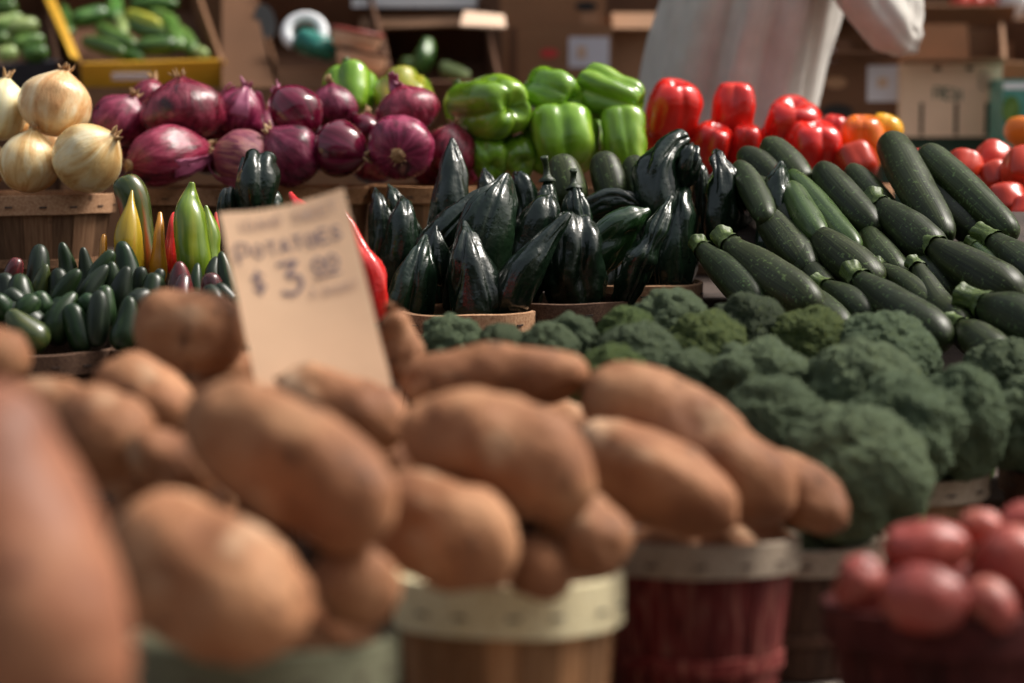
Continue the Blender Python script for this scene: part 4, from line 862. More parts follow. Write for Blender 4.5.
zuk('dim zucchini deep under the right of the slope', (950, 250), (1010, 310), 40, off=.06, stem=None, ctrl=BL)
zuk('zucchini filling the gap above the long one by the grey broccoli', (764, 214), (806, 268), 34, off=.025, stem=None, ctrl=BL)
zuk('zucchini tucked under the fat one with the curled stem', (906, 236), (952, 296), 34, off=.03, stem=None, ctrl=BL)
zuk('zucchini low in the gap above the lowest right hand one', (938, 300), (984, 352), 34, off=.0)
zuk('zucchini filling the gap above the knobbly broccoli', (800, 290), (846, 336), 34, off=.0)
zuk('zucchini in shade behind the crumpled poblano and the bright pair', (752, 182), (800, 236), 30, off=.04, stem=None, ctrl=BL)
for lab, x, y, wd in (('matt dark zucchini end behind the hooked stem poblano', 602, 155, 36), ('matt dark zucchini end under the middle green pepper', 560, 158, 38), ('matt dark zucchini end under the right green pepper', 632, 158, 32)):
    pod('zucchini', lab, 'zuke', [(x, y, 2.50), (x + 14, y + 50, 2.46)], wd, 'zucchini behind the poblanos', 'zucchini', BL, None, (5, .03, 1, 0), (.001, 24))

# ================================================================== ONIONS
YG = 'yellow onions in a basket'
onion('yellow_onion', 'big yellow onion resting on top of the others, stem up', 'yonion', 56, 102, 2.55, 71, 66, (.25, 1, -.1), YG, shag=0)
onion('yellow_onion', 'wide yellow onion at lower left of the yellow heap', 'yonion', 29, 160, 2.52, 56, 62, (.15, 1, .0), YG)
onion('yellow_onion', 'yellow onion tilted right beside the red onions', 'yonion', 91, 156, 2.50, 66, 70, (.75, .55, .35), YG)
onion('yellow_onion', 'pale greenish onion with a ragged stem at the left edge', 'ponion', 2, 108, 2.58, 48, 62, (.15, 1, 0), YG)
onion('yellow_onion', 'yellow onion cut off low at the left edge', 'yonion', -24, 160, 2.55, 56, 60, (-.3, 1, 0), YG)
onion('yellow_onion', 'yellow onion in the gap behind the top one', 'yonion', 38, 140, 2.62, 52, 52, (0, 1, 0), YG)
OG = 'red onions in baskets'
def ro(label, x, y, d, wd, ln, axis, m='ronion', **k): return onion('red_onion', label, m, x, y, d, wd, ln, axis, OG, **k)
ro('biggest red onion on top with a short dry stem', 183, 109, 2.68, 80, 64, (-.08, 1, .05))
ro('red onion touching the yellow onions on the left', 122, 119, 2.70, 52, 52, (.5, .9, .1))
ro('small red onion at the back left of the biggest one', 150, 97, 2.80, 38, 38, (.2, 1, 0))
ro('wide red onion showing a brown root tuft below the biggest one', 170, 155, 2.63, 54, 92, (.72, .25, -.6), roots=True, shag=2)
ro('red onion with petals of torn magenta skin', 241, 112, 2.72, 47, 52, (.25, 1, .1), shag=5, neck='petal')
ro('dry papery red onion with its root turned to the right', 241, 158, 2.64, 52, 62, (-.95, .2, -.35), 'ronion_dry', roots=True, shag=2)
ro('dark glossy red onion lying with a bright highlight', 294, 110, 2.68, 48, 62, (-.5, .55, -.3), 'ronion_glossy', neck='petal')
ro('dull red onion leaning against the green pepper at the back', 333, 105, 2.74, 46, 46, (-.1, 1, 0))
ro('red onion with a brown neck leaning left in the middle', 289, 153, 2.64, 60, 62, (-.65, .72, .3))
ro('shiny dark red onion left of the rooted one', 344, 150, 2.64, 54, 56, (.8, -.3, .5), 'ronion_glossy')
ro('red onion with a tall pink sprout on top', 407, 109, 2.68, 62, 48, (-.25, 1, 0), neck='petal')
ro('round red onion with its root facing the viewer', 401, 147, 2.63, 62, 60, (.05, .35, -.9), roots=True)
ro('dark red onion at the right end beside the green peppers', 450, 149, 2.70, 54, 52, (.2, 1, 0))
ro('red onion glimpsed in the gap behind the shiny pair', 366, 129, 2.75, 38, 34, (.1, 1, 0), 'ronion_glossy')
ro('dark red onion in the gap beside the yellow onions', 124, 150, 2.74, 44, 48, (.1, 1, 0))
ro('red onion in shade between the torn and the glossy ones', 268, 132, 2.76, 46, 44, (.1, 1, 0))
ro('red onion in shade under the biggest one at right', 212, 128, 2.77, 44, 44, (.1, 1, 0))
for x, y in ((140, 168), (212, 150), (262, 150), (318, 146), (372, 160), (430, 160), (160, 140), (300, 128), (455, 168)):
    ro('red onion in the shade behind the front row of its basket', x, y, 2.78, 46, 46, (random.uniform(-.5, .5), 1, random.uniform(-.3, .3)))
g = G(); b0 = P(393, 88, 2.68); tp = P(392, 70, 2.68); M = Matrix.Translation(b0)
sp = bpy.data.objects.get('red_onion.010')
o_sprout = [o for o in COL.objects if o.get('label') == 'red onion with a tall pink sprout on top'][0]
I = o_sprout.matrix_world.inverted()
for dx in (-2, 0, 3):
    tube(g, [I @ P(394 + dx * .6, 91, 2.68), I @ P(393 + dx, 80, 2.68), I @ P(392 + dx * 1.6, 71 + abs(dx), 2.67)], [(0, 1), (.5, .8), (.9, .5), (1, 0)], .0042, 8, 10)
g.build('sprout', 'petal', o_sprout)

# ================================================================== BELL PEPPERS, TOMATOES
GG = 'green bell peppers in baskets'
def gb(label, *a, m='green_bell', **k): return bell('green_bell_pepper', label, m, *a, GG, **k)
gb('largest light green bell pepper, blossom end turned to the viewer', 492, 106, 2.72, 70, 86, (.55, -.12, 1.0), lobes=4, depth=.2, roll=.6)
gb('green bell pepper on top in the middle of the row', 556, 95, 2.74, 54, 58, (.6, -.3, .8), lobes=4, depth=.2)
gb('green bell pepper on top at the right with a knobbly end', 610, 95, 2.74, 54, 66, (.9, -.38, .3), lobes=5, depth=.24, roll=.3)
gb('green bell pepper low beside the last red onion', 489, 155, 2.72, 46, 52, (.15, -.55, .8), roll=.2)
gb('small lobed green bell pepper low under the largest one', 521, 157, 2.72, 42, 46, (.1, -.35, .9), lobes=3)
gb('broad green bell pepper low in the middle of the row', 563, 143, 2.72, 80, 60, (.1, -1, .35), lobes=5, depth=.17)
gb('upright green bell pepper beside the red ones', 625, 141, 2.71, 50, 62, (.12, -1, .25), lobes=4, depth=.14)
gb('lone green bell pepper behind the red onions', 352, 95, 2.86, 54, 54, (.1, -.9, .5), lobes=4, depth=.2, roll=.4)
gb('yellow green bell pepper behind the sprouting red onion', 409, 102, 2.84, 60, 56, (.3, -.6, .6), m='yg_bell', roll=.4)
gb('green bell pepper behind the left side of the largest one', 466, 118, 2.82, 40, 52, (.2, -.9, .4))
gb('green bell pepper in the gap between the two top right ones', 590, 134, 2.80, 44, 50, (.1, -.8, .5))
RGp = 'red bell peppers in baskets'
def rb(label, *a, m='red_bell', nm='red_bell_pepper', **k): return bell(nm, label, m, *a, RGp, **k)
rb('big red bell pepper at the left end of the top row', 671, 109, 2.80, 56, 56, (.15, .9, .45), lobes=3, depth=.16, roll=.5)
rb('tall red bell pepper standing alone in the middle', 733, 109, 2.82, 48, 52, (.05, 1, .25), lobes=4, depth=.15)
rb('flat topped red bell pepper lying on the right ones', 791, 119, 2.82, 58, 38, (.12, .8, .6), lobes=3, depth=.2, roll=.2)
rb('orange tinged red bell pepper low beside the folded poblano', 708, 146, 2.79, 46, 46, (.3, .8, .5), lobes=4, depth=.18)
rb('red bell pepper low under the tall one', 744, 146, 2.80, 36, 42, (.1, .9, .4))
rb('small red bell pepper low right of the tall one', 768, 142, 2.84, 30, 38, (.4, .9, .3), lobes=3)
rb('three lobed red bell pepper low at the right', 811, 147, 2.79, 60, 50, (.12, .9, .4), lobes=4, depth=.2, roll=.4)
rb('dark red bell pepper low beside the green ones', 659, 140, 2.84, 40, 44, (-.2, .9, .3))
rb('red bell pepper peeking out left of the orange one', 833, 133, 2.90, 32, 36, (.1, .9, .3))
rb('red bell pepper showing through the gap in the green row', 586, 116, 2.90, 26, 30, (.1, .9, .3))
for x, y in ((690, 150), (727, 152), (786, 150), (842, 152), (668, 160)):
    rb('red bell pepper in the shade behind the lower row of red ones', x, y, 2.90, 44, 44, (random.uniform(-.4, .4), .9, .3))
rb('orange bell pepper right of the red bell peppers', 860, 141, 2.82, 52, 50, (.05, 1, .35), m='orange_bell', nm='orange_bell_pepper', lobes=4, depth=.13)
rb('yellow bell pepper behind the orange one', 882, 133, 2.88, 36, 38, (.3, .9, .3), m='yellow_bell', nm='yellow_bell_pepper', lobes=3)
TG = 'tomatoes behind the zucchini'
def tom(label, x, y, d, wd): return bell('tomato', label, 'tomato', x, y, d, wd, wd * .86, (random.uniform(-.4, .4), -.7, .5), TG, lobes=5, depth=.03, stem=False, cat='tomato', flat=1)
for a in (('tomato below the orange bell pepper', 858, 165, 2.76, 40), ('tomato between the two highest zucchini', 917, 168, 2.74, 32), ('tomato at the left of the right hand tomato heap', 963, 170, 2.70, 36), ('tomato at the back top of the right hand heap', 992, 164, 2.76, 40),
          ('tomato in front of the back top one', 996, 178, 2.69, 32), ('large tomato cut by the right edge', 1026, 174, 2.66, 48), ('tomato low at the right edge behind the zucchini', 1010, 206, 2.63, 42), ('lowest tomato at the right edge', 1026, 216, 2.60, 34), ('tomato deep behind the zucchini tip', 975, 195, 2.70, 40)):
    tom(*a)
g = None
o = pod('orange_fruit', 'round orange above the tomatoes at the right edge', 'orange', [(1025, 117, 2.95), (1025, 149, 2.95)], 42, None, 'orange', TOM, None, None, (.0006, 30), 1, 0)
# ================================================================== BACK TABLE: BOXES, CUCUMBERS
KB = 'cardboard boxes on the back table'
def obox(label, x0, x1, y0, y1, d, deep, m, yaw=0, flaps=(), group=KB, open_top=True, name='cardboard_box', z0=None, t_=.004, fm=None):
    a, b, c_ = P(x0, y1, d), P(x1, y1, d), P(x0, y0, d)
    wd = (b - a).length; ht = (c_ - a).length; base = P((x0 + x1) / 2, y1, d)
    if z0 is not None: ht += base.z - z0; base.z = z0
    M = Matrix.Translation(base) @ Matrix.Rotation(yaw, 4, 'Z')
    t = thing(name, label, 'box', M, group)
    g = G(); h2 = wd / 2
    g.box((-h2, 0, 0), (h2, t_, ht)); g.box((-h2, deep - t_, 0), (h2, deep, ht)); g.box((-h2, t_ + .0005, 0), (-h2 + t_, deep - t_ - .0005, ht)); g.box((h2 - t_, t_ + .0005, 0), (h2, deep - t_ - .0005, ht)); g.box((-h2 + t_ + .0005, t_ + .0005, .0005), (h2 - t_ - .0005, deep - t_ - .0005, t_))
    if not open_top: g.box((-h2, 0, ht + .0005), (h2, deep, ht + t_))
    g.build('walls', m, t, smooth=False)
    for side, ang, ln in flaps:            # hinge on the rim; 0 = level outwards, 90 = upright
        g = G(); g.box((-(h2 if side in 'fb' else deep / 2) + .002, 0, 0), ((h2 if side in 'fb' else deep / 2) - .002, ln, .003))
        Rx = Matrix.Rotation(R(ang), 4, 'X')
        Tm = {'b': Matrix.Translation((0, deep, ht + .001)), 'f': Matrix.Translation((0, 0, ht + .001)) @ Matrix.Rotation(math.pi, 4, 'Z'), 'r': Matrix.Translation((h2, deep / 2, ht + .001)) @ Matrix.Rotation(-math.pi / 2, 4, 'Z'), 'l': Matrix.Translation((-h2, deep / 2, ht + .001)) @ Matrix.Rotation(math.pi / 2, 4, 'Z')}[side]
        g.build('flap', fm or m, t, smooth=False, mtx=Tm @ Rx)
    return t, wd, ht
def patch(name, t, x0, x1, z0, z1, m, y=-.0012, th=.001):
    g = G(); g.box((x0, y, z0), (x1, y + th, z1)); return g.build(name, m, t, smooth=False)
def disc(name, t, x, z, rx, rz, m, y=-.0012):
    g = G(); n = 24; vs = [(x + rx * math.cos(6.2832 * i / n), y, z + rz * math.sin(6.2832 * i / n)) for i in range(n)] + [(x + rx * math.cos(6.2832 * i / n), y + .001, z + rz * math.sin(6.2832 * i / n)) for i in range(n)]
    g.add(vs, [tuple(range(n)), tuple(range(2 * n - 1, n - 1, -1))] + [(i, (i + 1) % n, n + (i + 1) % n, n + i) for i in range(n)]); return g.build(name, m, t, smooth=False)
def crate4(name, label, fl, fr, br, bl, depth, mats, group, cat='box', t_=.006, front_h=None):
    """a tilted open tray given by the four rim corners in space"""
    q = [Vector(p) for p in (fl, fr, br, bl)]; n = (q[1] - q[0]).cross(q[3] - q[0]).normalized()
    if n.z < 0: n = -n
    c = q[0]; M = Matrix.Translation(c); t = thing(name, label, cat, M, group)
    q = [p - c for p in q]; dn = -n * depth; e = n * .0
    ctr = sum(q, Vector()) / 4
    def wall(a, b, nm, m):
        out = ((a + b) / 2 - ctr); ax = (b - a).normalized(); out = (out - ax * out.dot(ax) - n * out.dot(n)).normalized()
        g = G(); g.slab([a, b, b + dn, a + dn], t_, -out); g.build(nm, m, t, smooth=False)
    wall(q[0], q[1], 'front_panel', mats[0]); wall(q[1], q[2], 'side_panel', mats[1]); wall(q[2], q[3], 'rear_panel', mats[2]); wall(q[3], q[0], 'side_panel', mats[3])
    g = G(); g.slab([p * .99 + dn * .98 for p in q], t_, -n); g.build('bottom', mats[2], t, smooth=False)
    return t

fl, fr, br, bl = P(80, 64, 3.60), P(224, 60, 3.60), P(192, -30, 3.98), P(40, -18, 3.98)
t = crate4('produce_crate', 'tilted carton of cucumbers with yellow printed rim', fl, fr, br, bl, .075, ('yellow', 'card', 'card_dark', 'card_orange'), KB)
g = G(); o_ = t.matrix_world.inverted()
A, B = P(83, 60, 3.592), P(45, -17, 3.97)
g.slab([o_ @ P(70, 58, 3.59), o_ @ P(80, 62, 3.585), o_ @ P(46, -19, 3.97), o_ @ P(36, -19, 3.975)], .004); g.build('rim_edge', 'yellow', t, smooth=False)
g = G(); g.slab([o_ @ P(112, 74, 3.584), o_ @ P(150, 73.5, 3.584), o_ @ P(150, 80, 3.588), o_ @ P(112, 80, 3.588)], .002); g.build('price_strip', 'paper', t, smooth=False)
t = crate4('produce_crate', 'dark navy fronted carton of cucumbers at the left edge', P(-60, 70, 3.62), P(60, 61, 3.62), P(44, -26, 3.98), P(-78, -20, 3.98), .075, ('navy', 'card_dark', 'card_dark', 'card_dark'), KB)
KG = 'cucumbers in cartons on the back table'
def ck(label, a, b, wd, m='cuke', dz=0.0):
    f = lambda y: 3.62 + (60 - y) * .0042 + dz
    return pod('cucumber', label, m, [(a[0], a[1], f(a[1])), (b[0], b[1], f(b[1]))], wd, KG, 'cucumber', CUKE, None, (6, .04, 1, 0), (.001, 40), 1, random.random() * 6, ns=22, nr=22, bend=random.uniform(-.05, .05))
for a in [
 ('cucumber lowest at left behind the yellow rim', (82, 41), (124, 54), 17, 'cuke', -.03), ('pale tipped cucumber slanting in the middle of the yellow carton', (98, 27), (136, 47), 20, 'cuke', -.03), ('cucumber lying level at the right front of the yellow carton', (136, 47), (178, 45), 20, 'cuke', -.03),
 ('cucumber at left centre of the yellow carton', (72, 20), (108, 12), 20, 'cuke', -.01), ('yellowed cucumber in the yellow carton', (126, 13), (160, 25), 15, 'cuke_yellow', -.03), ('dark cucumber across the top of the yellow carton', (130, 4), (178, 4), 16, 'cuke', 0),
 ('short cucumber upright at the top centre of the yellow carton', (116, -2), (116, 20), 18, 'cuke', 0), ('cucumber behind the yellowed one', (128, 22), (168, 36), 18, 'cuke', .0), ('small cucumber end in the centre of the yellow carton', (118, 14), (122, 36), 14, 'cuke_pale', .0),
 ('cucumber at the right side of the yellow carton', (166, 16), (180, 48), 20, 'cuke', .0), ('dark cucumber at the left wall of the yellow carton', (62, 6), (70, 34), 14, 'cuke', .02), ('tiny green cucumber tip at the right corner of the yellow carton', (196, 50), (206, 56), 13, 'cuke_pale', -.02),
 ('dark cucumber in the right corner of the yellow carton', (178, 30), (194, 54), 18, 'cuke', .02), ('dark cucumber low in the middle of the yellow carton', (112, 44), (142, 60), 18, 'cuke', .01), ('cucumber in the upper right of the yellow carton', (150, 12), (176, 24), 16, 'cuke', .03),
 ('pale cucumber pointing right in the navy carton', (8, 30), (38, 25), 18, 'cuke_pale', -.03), ('dark cucumber at the top of the navy carton', (-6, 8), (17, 7), 20, 'cuke', 0), ('thin light cucumber under the dark top one', (-8, 24), (22, 16), 13, 'cuke_pale', -.01),
 ('cucumber end at the left edge of the navy carton', (-14, 40), (9, 38), 17, 'cuke', -.03), ('cucumber behind the pale one in the navy carton', (12, 45), (44, 39), 16, 'cuke', -.02), ('green cucumber at front right of the navy carton', (22, 54), (48, 52), 18, 'cuke', -.03), ('short pale cucumber at front of the navy carton', (-2, 56), (17, 52), 17, 'cuke_pale', -.04),
 ('dark cucumber in the depth of the navy carton', (-10, 20), (30, 46), 20, 'cuke', .02),
]: ck(a[0], a[1], a[2], a[3], a[4], a[5])
# boxes that carry the tilted cartons
obox('plain carton with a tan rim propping up the yellow carton', 66, 200, 100, 150, 3.64, .34, 'card', z0=BT)
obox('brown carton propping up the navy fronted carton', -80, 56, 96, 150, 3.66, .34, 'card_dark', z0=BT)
t, wd, ht = obox('low brown carton right behind the red onions', 60, 420, 90, 120, 3.46, .12, 'card', z0=BT, open_top=False)
# open brown box lying towards the viewer
t = crate4('cardboard_box', 'open brown box tilted forward with foam and baskets inside', P(276, 70, 3.62), P(392, 68, 3.62), P(372, -6, 3.90), P(252, -10, 3.90), .11, ('card', 'card_dark', 'card_dark', 'card_orange'), KB)
o_ = t.matrix_world.inverted()
g = G(); g.slab([o_ @ P(222, 92, 3.54), o_ @ P(276, 90, 3.56), o_ @ P(250, -14, 3.86), o_ @ P(222, -12, 3.84)], .004); g.build('flap', 'card_orange', t, smooth=False)
g = G(); g.slab([o_ @ P(277, 92, 3.60), o_ @ P(392, 90, 3.60), o_ @ P(391, 67, 3.612), o_ @ P(277, 69, 3.612)], .004); g.build('flap', 'card', t, smooth=False)
g = G(); cc = o_ @ P(266, 22, 3.70); nn = (o_ @ P(266, 22, 3.60) - cc).normalized()
vs = []; n = 24
for k in (0, 1):
    for i in range(n):
        a = 6.2832 * i / n; p = o_ @ P(265 + 11 * math.cos(a) - 4 * math.sin(a) * .6, 22 - 18 * math.sin(a), 3.745 + .02 * math.cos(a) * 0 + .10 * (18 * math.sin(a)) / 100 ); vs.append(p - nn * .003 * k)
g.add(vs, [tuple(range(n)), tuple(range(2 * n - 1, n - 1, -1))] + [(i, (i + 1) % n, n + (i + 1) % n, n + i) for i in range(n)]); g.build('hand_hole', 'dark', t, smooth=False)
# foam ring and teal tray in the box
tp = P(306, 42, 3.66)
M = frame(tp, tp + (FWD * -1 + UP * .5) * .05)
t = thing('foam_ring', 'white foam ring standing inside the open brown box', 'ring', M)
g = G(); n = 40; pts = []
for i in range(n + 1):
    a = R(35) + R(285) * i / n; pts.append((math.cos(a) * .030, math.sin(a) * .030, 0))
tube(g, pts, [(0, 0), (0, .8), (.02, 1), (.5, 1), (.98, 1), (1, .8), (1, 0)], .0095, 12, 50); g.build('ring', 'white', t)
o = pod('teal_bag', 'crumpled teal plastic bag beside the foam ring', 'teal', [(296, 38, 3.63), (318, 46, 3.61), (338, 52, 3.63)], 32, None, 'bag', CUKE, None, (5, .15, .7, .5), (.006, 40), .8)
for lab, x, y, r_ in (('upper peach coloured woven basket in the open brown box', 356, 40, 23), ('lower peach coloured woven basket in the open brown box', 361, 60, 23)):
    cpt = P(x, y, 3.575); M = Matrix.Translation(cpt) @ Matrix.Rotation(.18, 4, 'Y'); t = thing('woven_basket', lab, 'basket', M, 'woven baskets in the open brown box')
    g = G(); k = 3.7 / FPX; tube(g, [(0, 0, -9 * k), (0, 0, 8 * k)], [(0, 0), (0, .75), (.1, .88), (.6, 1), (1, 1), (.98, .94), (.3, .86), (.3, 0)], r_ * k * 1.05, 40, 20, None, (.0006, 60, seed())); g.build('bowl', 'peach', t)
    g = G(); pts = [(math.cos(6.2832 * i / 32) * r_ * k * 1.06, math.sin(6.2832 * i / 32) * r_ * k * 1.06, 8 * k) for i in range(33)]; tube(g, pts, [(0, 1), (1, 1)], .0035, 8, 60); g.build('rim', 'card_dark' if y > 50 else 'redpot', t)
# open box with greens
t = crate4('cardboard_box', 'dark open box with leafy greens and a light flap', P(390, 82, 3.70), P(502, 82, 3.70), P(486, 8, 3.95), P(376, 8, 3.95), .10, ('card_dark', 'card_dark', 'card_dark', 'card_dark'), KB)
o_ = t.matrix_world.inverted()
g = G(); g.slab([o_ @ P(360, 30, 3.86), o_ @ P(470, 26, 3.86), o_ @ P(478, 4, 4.0), o_ @ P(362, 4, 4.0)], .004); g.build('flap', 'card_mid', t, smooth=False)
g = G(); g.slab([o_ @ P(460, 27, 3.72), o_ @ P(506, 29, 3.74), o_ @ P(504, 17, 3.80), o_ @ P(464, 13, 3.80)], .004); g.build('flap', 'card_tan', t, smooth=False)
for lab, pts, wd in (('green vegetable upright in the dark open box', [(428, 40, 3.78), (424, 58, 3.76), (416, 74, 3.75)], 24), ('pale green vegetable low in the dark open box', [(440, 66, 3.76), (456, 72, 3.75), (470, 76, 3.75)], 20), ('leafy green vegetable at the left of the dark open box', [(402, 62, 3.78), (412, 68, 3.77), (424, 72, 3.76)], 20)):
    pod('green_vegetable', lab, 'cuke_pale' if lab[0] == 'p' else 'cuke', pts, wd, 'green vegetables in the dark open box', 'vegetable', CUKE, None, (6, .12, .7, .5), (.004, 40), .8)
# white foam box on top
t, wd, ht = obox('white foam box along the top edge above the open boxes', 352, 476, -60, 7, 3.90, .22, 'white', name='foam_box', group=None, open_top=False)
g = G(); g.box((-wd / 2 - .006, -.006, ht + .005), (wd / 2 + .006, .226, ht + .02)); g.build('lid', 'white', t, smooth=False)
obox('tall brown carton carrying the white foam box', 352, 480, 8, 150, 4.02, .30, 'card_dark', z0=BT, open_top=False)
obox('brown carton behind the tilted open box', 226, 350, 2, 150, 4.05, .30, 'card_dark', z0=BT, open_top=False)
# cartons left of the person
t, wd, ht = obox('brown carton with a white label and a red mark left of the person', 502, 612, 28, 150, 3.86, .26, 'card', z0=BT, open_top=False)
zt = ht; s_ = 3.86 / FPX
patch('label', t, .020 + wd * 0, wd / 2 - .006, zt - 40 * s_, zt - 10 * s_, 'paper'); patch('label_print', t, .034, .050, zt - 31 * s_, zt - 19 * s_, 'ink_faint', y=-.0026)
disc('red_mark', t, -8 * s_, zt - 26 * s_, 9 * s_, 4.5 * s_, 'ink_red'); patch('tape', t, -48 * s_, -40 * s_, zt - 60 * s_, zt - .002, 'card_dark')
t, wd, ht = obox('plain brown carton stacked on the labelled one', 500, 606, -70, 26.5, 3.865, .26, 'card', open_top=False)
disc('hand_hole', t, 33 * s_, 20 * s_, 11 * s_, 5 * s_, 'dark'); patch('tape', t, 28 * s_, 47 * s_, .001, 14 * s_, 'card_mid')
t, wd, ht = obox('small carton with an oval hand hole half behind the person', 610, 668, 16, 150, 3.95, .25, 'card_mid', z0=BT, flaps=(('f', -35, .05),))
disc('hand_hole', t, -3 * s_, ht - 10 * s_, 7 * s_, 5 * s_, 'dark')
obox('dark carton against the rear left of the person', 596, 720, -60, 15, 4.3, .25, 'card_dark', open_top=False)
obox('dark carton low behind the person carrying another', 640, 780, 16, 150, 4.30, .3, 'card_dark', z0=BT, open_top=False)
# cartons right of the person
t, wd, ht = obox('dark brown carton with a white paper label right of the person', 782, 898, 62, 150, 3.62, .30, 'card_dark', z0=BT, flaps=(('f', 12, .055),))
s_ = 3.62 / FPX; patch('label', t, 26 * s_, wd / 2 - .002, ht - 40 * s_, ht - 4 * s_, 'paper'); patch('label_print', t, 36 * s_, 46 * s_, ht - 26 * s_, ht - 16 * s_, 'ink_faint', y=-.0026)
disc('hand_hole', t, -5 * s_, ht - 21 * s_, 11 * s_, 6 * s_, 'card_mid'); disc('print', t, -4 * s_, ht - 50 * s_, 16 * s_, 8 * s_, 'dark')
t, wd, ht = obox('light tan carton with slots and green print facing the stall', 899, 1001, 65, 137, 3.60, .26, 'card_tan', flaps=(('b', 78, .075), ('f', 6, .05)), fm='card')
s_ = 3.60 / FPX
for q in (-29, 5.5, 36): patch('slot', t, (q - 1.6) * s_, (q + 1.6) * s_, 2 * s_, 34 * s_, 'dark')
script('print', 'FRESH', -17 * s_, 0, 4.6 * s_, 11 * s_, 1.4 * s_, 'ink_green', -.1, par=t, gap=1.25)
o = COL.objects[-1] if False else [o for o in t.children if o.name.startswith('print')][0]; o.matrix_local = Matrix.Translation((0, -.0006, 38 * s_)) @ Matrix.Rotation(math.pi / 2, 4, 'X')
for i in range(2):
    g = G(); n = 20; pts = [(32 * s_ + 4.5 * s_ * math.cos(6.2832 * k / n), -.0008, (60 - i * 8) * s_ + 4 * s_ * math.sin(6.2832 * k / n)) for k in range(n + 1)]; tube(g, pts, [(0, 1), (1, 1)], .0009, 5, 40); g.build('ring_print', 'ink_green', t)
for q in (-14, 18): disc('peg_hole', t, q * s_, 68 * s_, 4 * s_, 2.2 * s_, 'dark')
obox('dark green carton under the light tan one', 880, 1012, 138.5, 200, 3.62, .28, 'greenbox', z0=BT, open_top=False)
obox('large brown carton behind the tan one with its flap raised', 884, 1010, 30, 150, 3.98, .30, 'card', z0=BT, flaps=(('f', 50, .05), ('r', 20, .08)))
obox('brown carton with a pale flap behind the elbow', 850, 948, 18, 150, 4.34, .26, 'card', z0=BT, flaps=(('f', 20, .06),))
obox('brown carton in the gap between body and arm', 790, 862, 24, 150, 4.05, .2, 'card_orange', z0=BT, flaps=(('f', 10, .04),))
t, wd, ht = obox('plain white labelled carton seen under the arm', 800, 850, 40, 62, 3.72, .1, 'card_dark'); patch('label', t, -22 * s_, 10 * s_, 1 * s_, 13 * s_, 'paper')
t = crate4('cardboard_box', 'tilted brown carton at the right edge', P(1003, 62, 3.70), P(1090, 66, 3.66), P(1090, 18, 3.95), P(1000, 20, 3.95), .10, ('card', 'card', 'card_dark', 'card_mid'), KB)
obox('carton under the tilted one at the right edge', 1008, 1110, 100, 150, 3.80, .22, 'card_dark', z0=BT, open_top=False)
# clear green clamshell stack
t, wd, ht = obox('teal and green film wrapped punnet at the right edge', 1002, 1062, 82, 150, 3.50, .16, 'tealgreen', name='punnet', group=None, z0=BT, open_top=False)
patch('lid_band', t, -wd / 2, wd / 2, ht - .012, ht - .002, 'white'); disc('green_print', t, -22 * (3.5 / FPX), ht - 28 * (3.5 / FPX), 9 * (3.5 / FPX), 14 * (3.5 / FPX), 'cuke')
# far tomatoes on top
t = crate4('cardboard_box', 'brown carton of tomatoes high at the back right', P(945, 22, 4.10), P(1075, 22, 4.10), P(1075, 4, 4.36), P(945, 4, 4.36), .09, ('card_dark', 'card_dark', 'card_dark', 'card_dark'), KB)
for lab, x in (('leftmost far tomato in the high back carton', 962), ('far tomato second from left in the high back carton', 976), ('far tomato third from left in the high back carton', 990)):
    bell('tomato', lab, 'tomato', x, 5, 4.12, 19, 18, (.1, -.8, .5), 'far tomatoes in a high carton', lobes=5, depth=.03, stem=False, cat='tomato', flat=1)
o = pod('plastic_bag', 'white plastic bag beside the far tomatoes', 'white', [(1008, 12, 4.08), (1012, 0, 4.10), (1014, -14, 4.12)], 34, None, 'bag', CUKE, None, (5, .2, .7, .8), (.012, 30), .8)
obox('navy carton between the far tomatoes and the flaps', 975, 1000, 14, 36, 4.0, .08, 'navy', open_top=False, group=None)
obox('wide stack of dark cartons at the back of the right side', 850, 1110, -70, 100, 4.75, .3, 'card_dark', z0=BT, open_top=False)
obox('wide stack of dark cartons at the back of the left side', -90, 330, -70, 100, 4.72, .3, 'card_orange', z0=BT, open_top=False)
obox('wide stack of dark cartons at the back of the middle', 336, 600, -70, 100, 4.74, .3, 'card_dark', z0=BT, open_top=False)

# ================================================================== PERSON
PX, PY = .325, 3.25
root = Matrix.Translation((PX, PY, 0))
def skin(name, verts, edges, parent, m, sub=2, rootv=0):
    me = bpy.data.meshes.new(name); me.from_pydata([v[0] for v in verts], edges, []); me.materials.append(MT[m])
    o = link(name, me, parent); s = o.modifiers.new('skin', 'SKIN')
    for i, v in enumerate(verts):
        r_ = v[1]; me.skin_vertices[0].data[i].radius = r_ if isinstance(r_, tuple) else (r_, r_)
    me.skin_vertices[0].data[rootv].use_root = True
    s.use_smooth_shade = True; u = o.modifiers.new('sub', 'SUBSURF'); u.levels = sub; u.render_levels = sub
    return o
bpy.context.view_layer.objects.active = None
def mk_skin_layer(me):
    if not me.skin_vertices: 
        bm = bmesh.new(); bm.from_mesh(me); bm.verts.layers.skin.verify(); bm.to_mesh(me); bm.free()
def skin(name, verts, edges, parent, m, sub=2, rootv=0):
    me = bpy.data.meshes.new(name); me.from_pydata([v[0] for v in verts], edges, []); mk_skin_layer(me); me.materials.append(MT[m])
    o = link(name, me, parent)
    for i, v in enumerate(verts):
        r_ = v[1]; d = me.skin_vertices[0].data[i]; d.radius = r_ if isinstance(r_, tuple) else (r_, r_); d.use_root = (i == rootv)
    s = o.modifiers.new('skin', 'SKIN'); s.use_smooth_shade = True; u = o.modifiers.new('sub', 'SUBSURF'); u.levels = sub; u.render_levels = sub
    return o
pr = thing('person', 'person in a loose beige long sleeved shirt with a bent elbow behind the stall', 'person', root)
